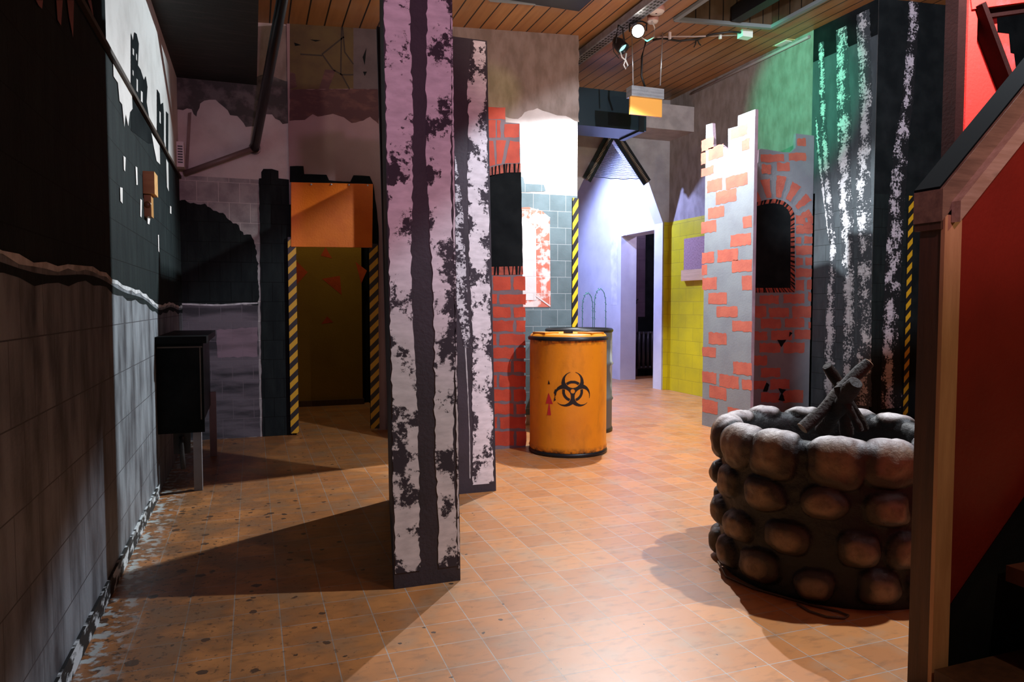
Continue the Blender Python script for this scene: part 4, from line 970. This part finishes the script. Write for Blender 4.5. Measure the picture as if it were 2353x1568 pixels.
prof = []  # (p, r, z, nr, nz)
NP = 120; P_out = WH - .05; P_top = .13; P_in = .30; tot = P_out + P_top + P_in
def profile(p):
    if p < P_out: return (WR, p, 1, 0)
    p -= P_out
    if p < P_top:
        t_ = p / P_top * math.pi; rr = P_top / math.pi
        return (WR - rr + rr * math.cos(t_) , P_out + rr * math.sin(t_) * 1.2, math.cos(t_), math.sin(t_))
    p -= P_top
    return (WR - 2 * P_top / math.pi, P_out - p, -1, 0)
stones = []
rowsz = [(.078, .064), (.222, .064), (.362, .062)]
for ri, (pc, hb) in enumerate(rowsz):
    n = 13; 
    for j in range(n):
        stones.append((2 * math.pi * (j + .5 * (ri % 2) + rnd.uniform(-.12, .12)) / n, pc + rnd.uniform(-.012, .012), (2 * math.pi / n / 2) * rnd.uniform(.66, .86), hb * rnd.uniform(.85, 1.05), .046 * rnd.uniform(.8, 1.15), 0))
n = 13
for j in range(n):
    stones.append((2 * math.pi * (j + rnd.uniform(-.1, .1)) / n + .1, P_out + .0, (2 * math.pi / n / 2) * rnd.uniform(.9, 1.02), .108 * rnd.uniform(.92, 1.05), .040 * rnd.uniform(.8, 1.15), 1))
for j in range(n - 2):
    stones.append((2 * math.pi * (j + .3 + rnd.uniform(-.1, .1)) / (n - 2), P_out + P_top + .14, (2 * math.pi / (n - 2) / 2) * .9, .075, .03, 2))
NT_ = 360; V = []; H_ = []; RIM_LT = []
for i in range(NP + 1):
    p = tot * i / NP; r, z, nr, nz = profile(p)
    for j in range(NT_):
        th = 2 * math.pi * j / NT_; best = 0
        pn = p + .012 * noise.noise(Vector((math.cos(th) * 4, math.sin(th) * 4, p * 9)))
        tn = th + .05 * noise.noise(Vector((math.cos(th) * 5 + 9, math.sin(th) * 5, p * 12)))
        hh = 0; kk = 0
        for (tc_, pc, a_, b_, hgt, kd) in stones:
            dp_ = (pn - pc) / b_
            if abs(dp_) > 1: continue
            dt = (tn - tc_ + math.pi) % (2 * math.pi) - math.pi; dt /= a_
            if abs(dt) > 1: continue
            f = 1 - abs(dt) ** 2.6 - abs(dp_) ** 2.6
            if f > best: best = f; hh = hgt * math.sqrt(f); kk = kd
        hh += .008 * noise.noise(Vector((math.cos(th) * 12, math.sin(th) * 12, p * 25))) * (1 if best > .1 else .4)
        rr = r + nr * hh; zz = z + nz * hh * .8
        if i == 0: zz = 0
        V.append((WC.x + rr * math.cos(th), WC.y + rr * math.sin(th), max(zz, 0))); H_.append(best); RIM_LT.append(min(1, max(0, (p - P_out - .022) / .03)) if kk != 0 or p > P_out + .03 else 0)
F_ = [(i * NT_ + j, i * NT_ + (j + 1) % NT_, (i + 1) * NT_ + (j + 1) % NT_, (i + 1) * NT_ + j) for i in range(NP) for j in range(NT_)]
me = D.meshes.new('stone_ring'); me.from_pydata(V, [], F_); me.materials.append(stone_mat())
for nm_, dat in (('stone', H_), ('rim_light_tone', RIM_LT)):
    at = me.attributes.new(nm_, 'FLOAT', 'POINT')
    for i, x in enumerate(dat): at.data[i].value = x
for p in me.polygons: p.use_smooth = True
o = D.objects.new('stone_ring', me); COL.objects.link(o); o.parent = PIT; o.matrix_parent_inverse = Matrix.Translation(-PIT.location)
m = MB(); ash = paint('ash_bed', (.03, .028, .026), (.10, .09, .085), 18, (1, 1, 1), .45, .6, .9, coord='Object', bump=.8)
for i in range(24):
    for j in range(5):
        def ap_(ii, jj):
            rr = (WR - .09) * jj / 5; th = 2 * math.pi * ii / 24; return (WC.x + rr * math.cos(th), WC.y + rr * math.sin(th), .40 + .05 * (1 - jj / 5) + .03 * noise.noise(Vector((rr * math.cos(th) * 9, rr * math.sin(th) * 9, 0))))
        if j == 0: m.poly([ap_(i, 0), ap_(i, 1), ap_(i + 1, 1)], ash)
        else: m.poly([ap_(i, j), ap_(i, j + 1), ap_(i + 1, j + 1), ap_(i + 1, j)], ash)
m.build('ash_bed', PIT)
logm = paint('charred_log_bark', (.014, .009, .006), (.035, .022, .014), 9, (1, 1, 1), .4, .7, .7, coord='Object', bump=.6); endm = paint('sawn_log_end', (.45, .28, .16), (.3, .18, .1), 12, coord='Object')
def log(a_, b_, r, label, endm=logm):
    a_ = Vector(a_); b_ = Vector(b_); n_ = 9; pts = []; rs = []
    for i in range(n_):
        t_ = i / (n_ - 1); pts.append(a_.lerp(b_, t_) + Vector((noise.noise(a_ * 3 + Vector((t_ * 3, 0, 0))), noise.noise(b_ * 3 + Vector((0, t_ * 3, 0))), 0)) * .012); rs.append(r * (1 + .12 * math.sin(i * 2.1)))
    m = MB(); m.tube(pts, rs, logm, 14, False); m.tube([pts[0], pts[0] + (pts[0] - pts[1]).normalized() * .002], [rs[0], rs[0] * .9], endm, 14); m.tube([pts[-1], pts[-1] + (pts[-1] - pts[-2]).normalized() * .002], [rs[-1], rs[-1] * .9], endm, 14)
    return tag(m.build('firewood_log'), label, 'log', 'logs in the fire pit')
Q = lambda u, v, y: ony(u, v, y)
log(Q(1845, 985, 2.22), Q(1995, 834, 2.18), .024, 'longest dark log leaning right with pale sawn tip above the stone pit', endm)
log(Q(1985, 985, 2.42), Q(1902, 842, 2.36), .022, 'dark log leaning left behind the others in the fire pit')
log(Q(1888, 990, 2.30), Q(1968, 880, 2.06), .030, 'thick short log in the middle of the log stack')
log(Q(1975, 990, 2.10), Q(1925, 890, 2.14), .015, 'thin split stick propped at the front of the log stack')
log(Q(1945, 1000, 2.3), Q(1935, 880, 2.27), .026, 'upright charred log at the centre of the fire pit')
m = MB(); cab = flat('brown_cable', (.10, .06, .03), .5)
pts = [onz(u, v, .006) for u, v in ((1650, 1290), (1668, 1325), (1730, 1352), (1800, 1372), (1870, 1392), (1925, 1405), (1950, 1415), (1940, 1421), (1900, 1418), (1860, 1405), (1832, 1388))]
m.tube(pts, .004, cab, 8); tag(m.build('floor_cable'), 'thin brown cable looped on the floor around the base of the fire pit', 'cable')

# ------------------------------------------------------------------ stair side in the right foreground
B = thing('timber_stair_side', 'timber framed stair side with sloped pine rail and dark red panel, right edge', 'staircase', (1.8, 1.47, 0))
yf = 1.43
m = MB(); m.box((1.745, yf, 0), (1.80, 1.50, 1.36), W1); m.build('end_post', B)
px0 = ony(2148, 1000, yf).x; px1 = ony(2186, 1000, yf).x
m = MB(); m.box((px0, yf - .012, 0), (px1, yf, 1.32), W2); m.build('front_stud', B)
p0 = ony(2158, 440, yf); slope = (ony(2353, 200, yf).z - p0.z) / (ony(2353, 200, yf).x - p0.x)
def rail(name, x0, x1, z0, hgt, y_a, y_b, mm):
    """rail along +X with the stair slope; z0 = top height at x0"""
    m = MB(); z1 = z0 + slope * (x1 - x0)
    m.hexa([(x0, y_a, z0 - hgt), (x1, y_a, z1 - hgt), (x1, y_b, z1 - hgt), (x0, y_b, z0 - hgt), (x0, y_a, z0), (x1, y_a, z1), (x1, y_b, z1), (x0, y_b, z0)], mm); return m.build(name, B)
xe = 2.9
rail('top_rail', p0.x - .003, xe, p0.z + .005, .085, yf - .014, 1.505, W3)
rail('rail_cap', p0.x - .002, xe, p0.z + .013, .008, yf - .004, 1.505, flat('black_rail_cap', (.004, .005, .005), .9, spec=.02))
rail('rail_cleat', p0.x + .03, xe, p0.z - .028, .055, yf - .04, yf - .014, W4)
m = MB(); m.box((1.744, yf - .006, p0.z - .10), (p0.x + .002, 1.505, p0.z - .0), W1); m.build('rail_block', B)
redp = paint('dark_red_panel_paint', (.24, .022, .012), (.19, .018, .010), 3, rough=.45)
m = MB(); x0 = px1 - .02; zt = p0.z - .05
m.extrude([(x0, yf + .03, 0), (xe, yf + .03, 0), (xe, yf + .03, zt + slope * (xe - p0.x)), (x0, yf + .03, zt + slope * (x0 - p0.x))], (0, .015, 0), redp); m.build('red_panel', B)
m = MB(); st0 = ony(2190, 1440, yf - .02); 
sl_ = 1.0
m.extrude([(st0.x, yf - .01, 0), (xe, yf - .01, 0), (xe, yf - .01, st0.z + slope * (xe - st0.x)), (st0.x, yf - .01, st0.z)], (0, .03, 0), black); m.build('stringer', B)
m = MB(); s0 = ony(2328, 1305, 1.38); m.box((s0.x, 1.0, s0.z - .045), (s0.x + .35, 1.40, s0.z), paint('dark_red_tread', (.14, .05, .03))); m.build('stair_tread', B)
m = MB(); s0b = ony(2185, 1560, 1.36); m.box((s0b.x - .0, .9, s0b.z - .05), (s0b.x + .5, 1.41, s0b.z), W1); m.build('stair_tread', B)
# red braced set panel behind the stair
G = thing('red_braced_panel', 'bright red set panel with darker diagonal brace and stepped edge, upper right corner', 'stage screen', (3.6, 2.6, 0))
PG = Plane('Y', 2.6, -1); rb = paint('bright_red_paint', (.75, .035, .025), (.62, .06, .06), 5, (1, 1, 1), .55, .68, .5); rdk = paint('dark_maroon_timber', (.018, .005, .004), rough=.8, spec=.05)
g = PG.px([(2222, 20), (2290, 22), (2292, 75), (2318, 78), (2322, 122), (2330, 124), (2336, 172), (2342, 178), (2420, 178)])
xg0 = PG.px([(2212, 100)])[0][0]
m = MB(); m.extrude([(x, 2.6, z) for x, z in [(xg0, .0), (g[-1][0], 0)] + g[::-1] + [(xg0, g[0][1])]], (0, .02, 0), rb); m.build('red_board', G)
st = PG.px([(2209, 0), (2230, 0)]); m = MB(); m.box((st[0][0], 2.56, 0), (st[1][0], 2.6, 2.85), rb); m.build('stile', G)
stl = PG.px([(2190, 0)])[0][0]; m = MB(); m.box((stl, 2.57, 0), (st[0][0], 2.64, 3.0), rdk); m.build('outer_post', G)
a_ = ony(2238, 28, 2.58); b_ = ony(2318, 240, 2.58); b_ = a_ + (b_ - a_) * 1.6; m = MB(); m.bar(a_ - (b_ - a_) * .03, b_, .03, .12, rdk, (0, 1, 0)); m.build('brace', G)
a_ = ony(2225, 12, 2.57); b_ = ony(2420, -14, 2.57); m = MB(); m.bar(a_, b_, .035, .05, rb, (0, 0, 1)); tr_ = m.build('top_rail', G)
m = MB(); m.bar(a_ - Vector((0, -.02, .05)), b_ - Vector((0, -.02, .05)), .03, .04, rdk, (0, 0, 1)); m.build('dark_batten', tr_)  # dark maroon batten under the top rail
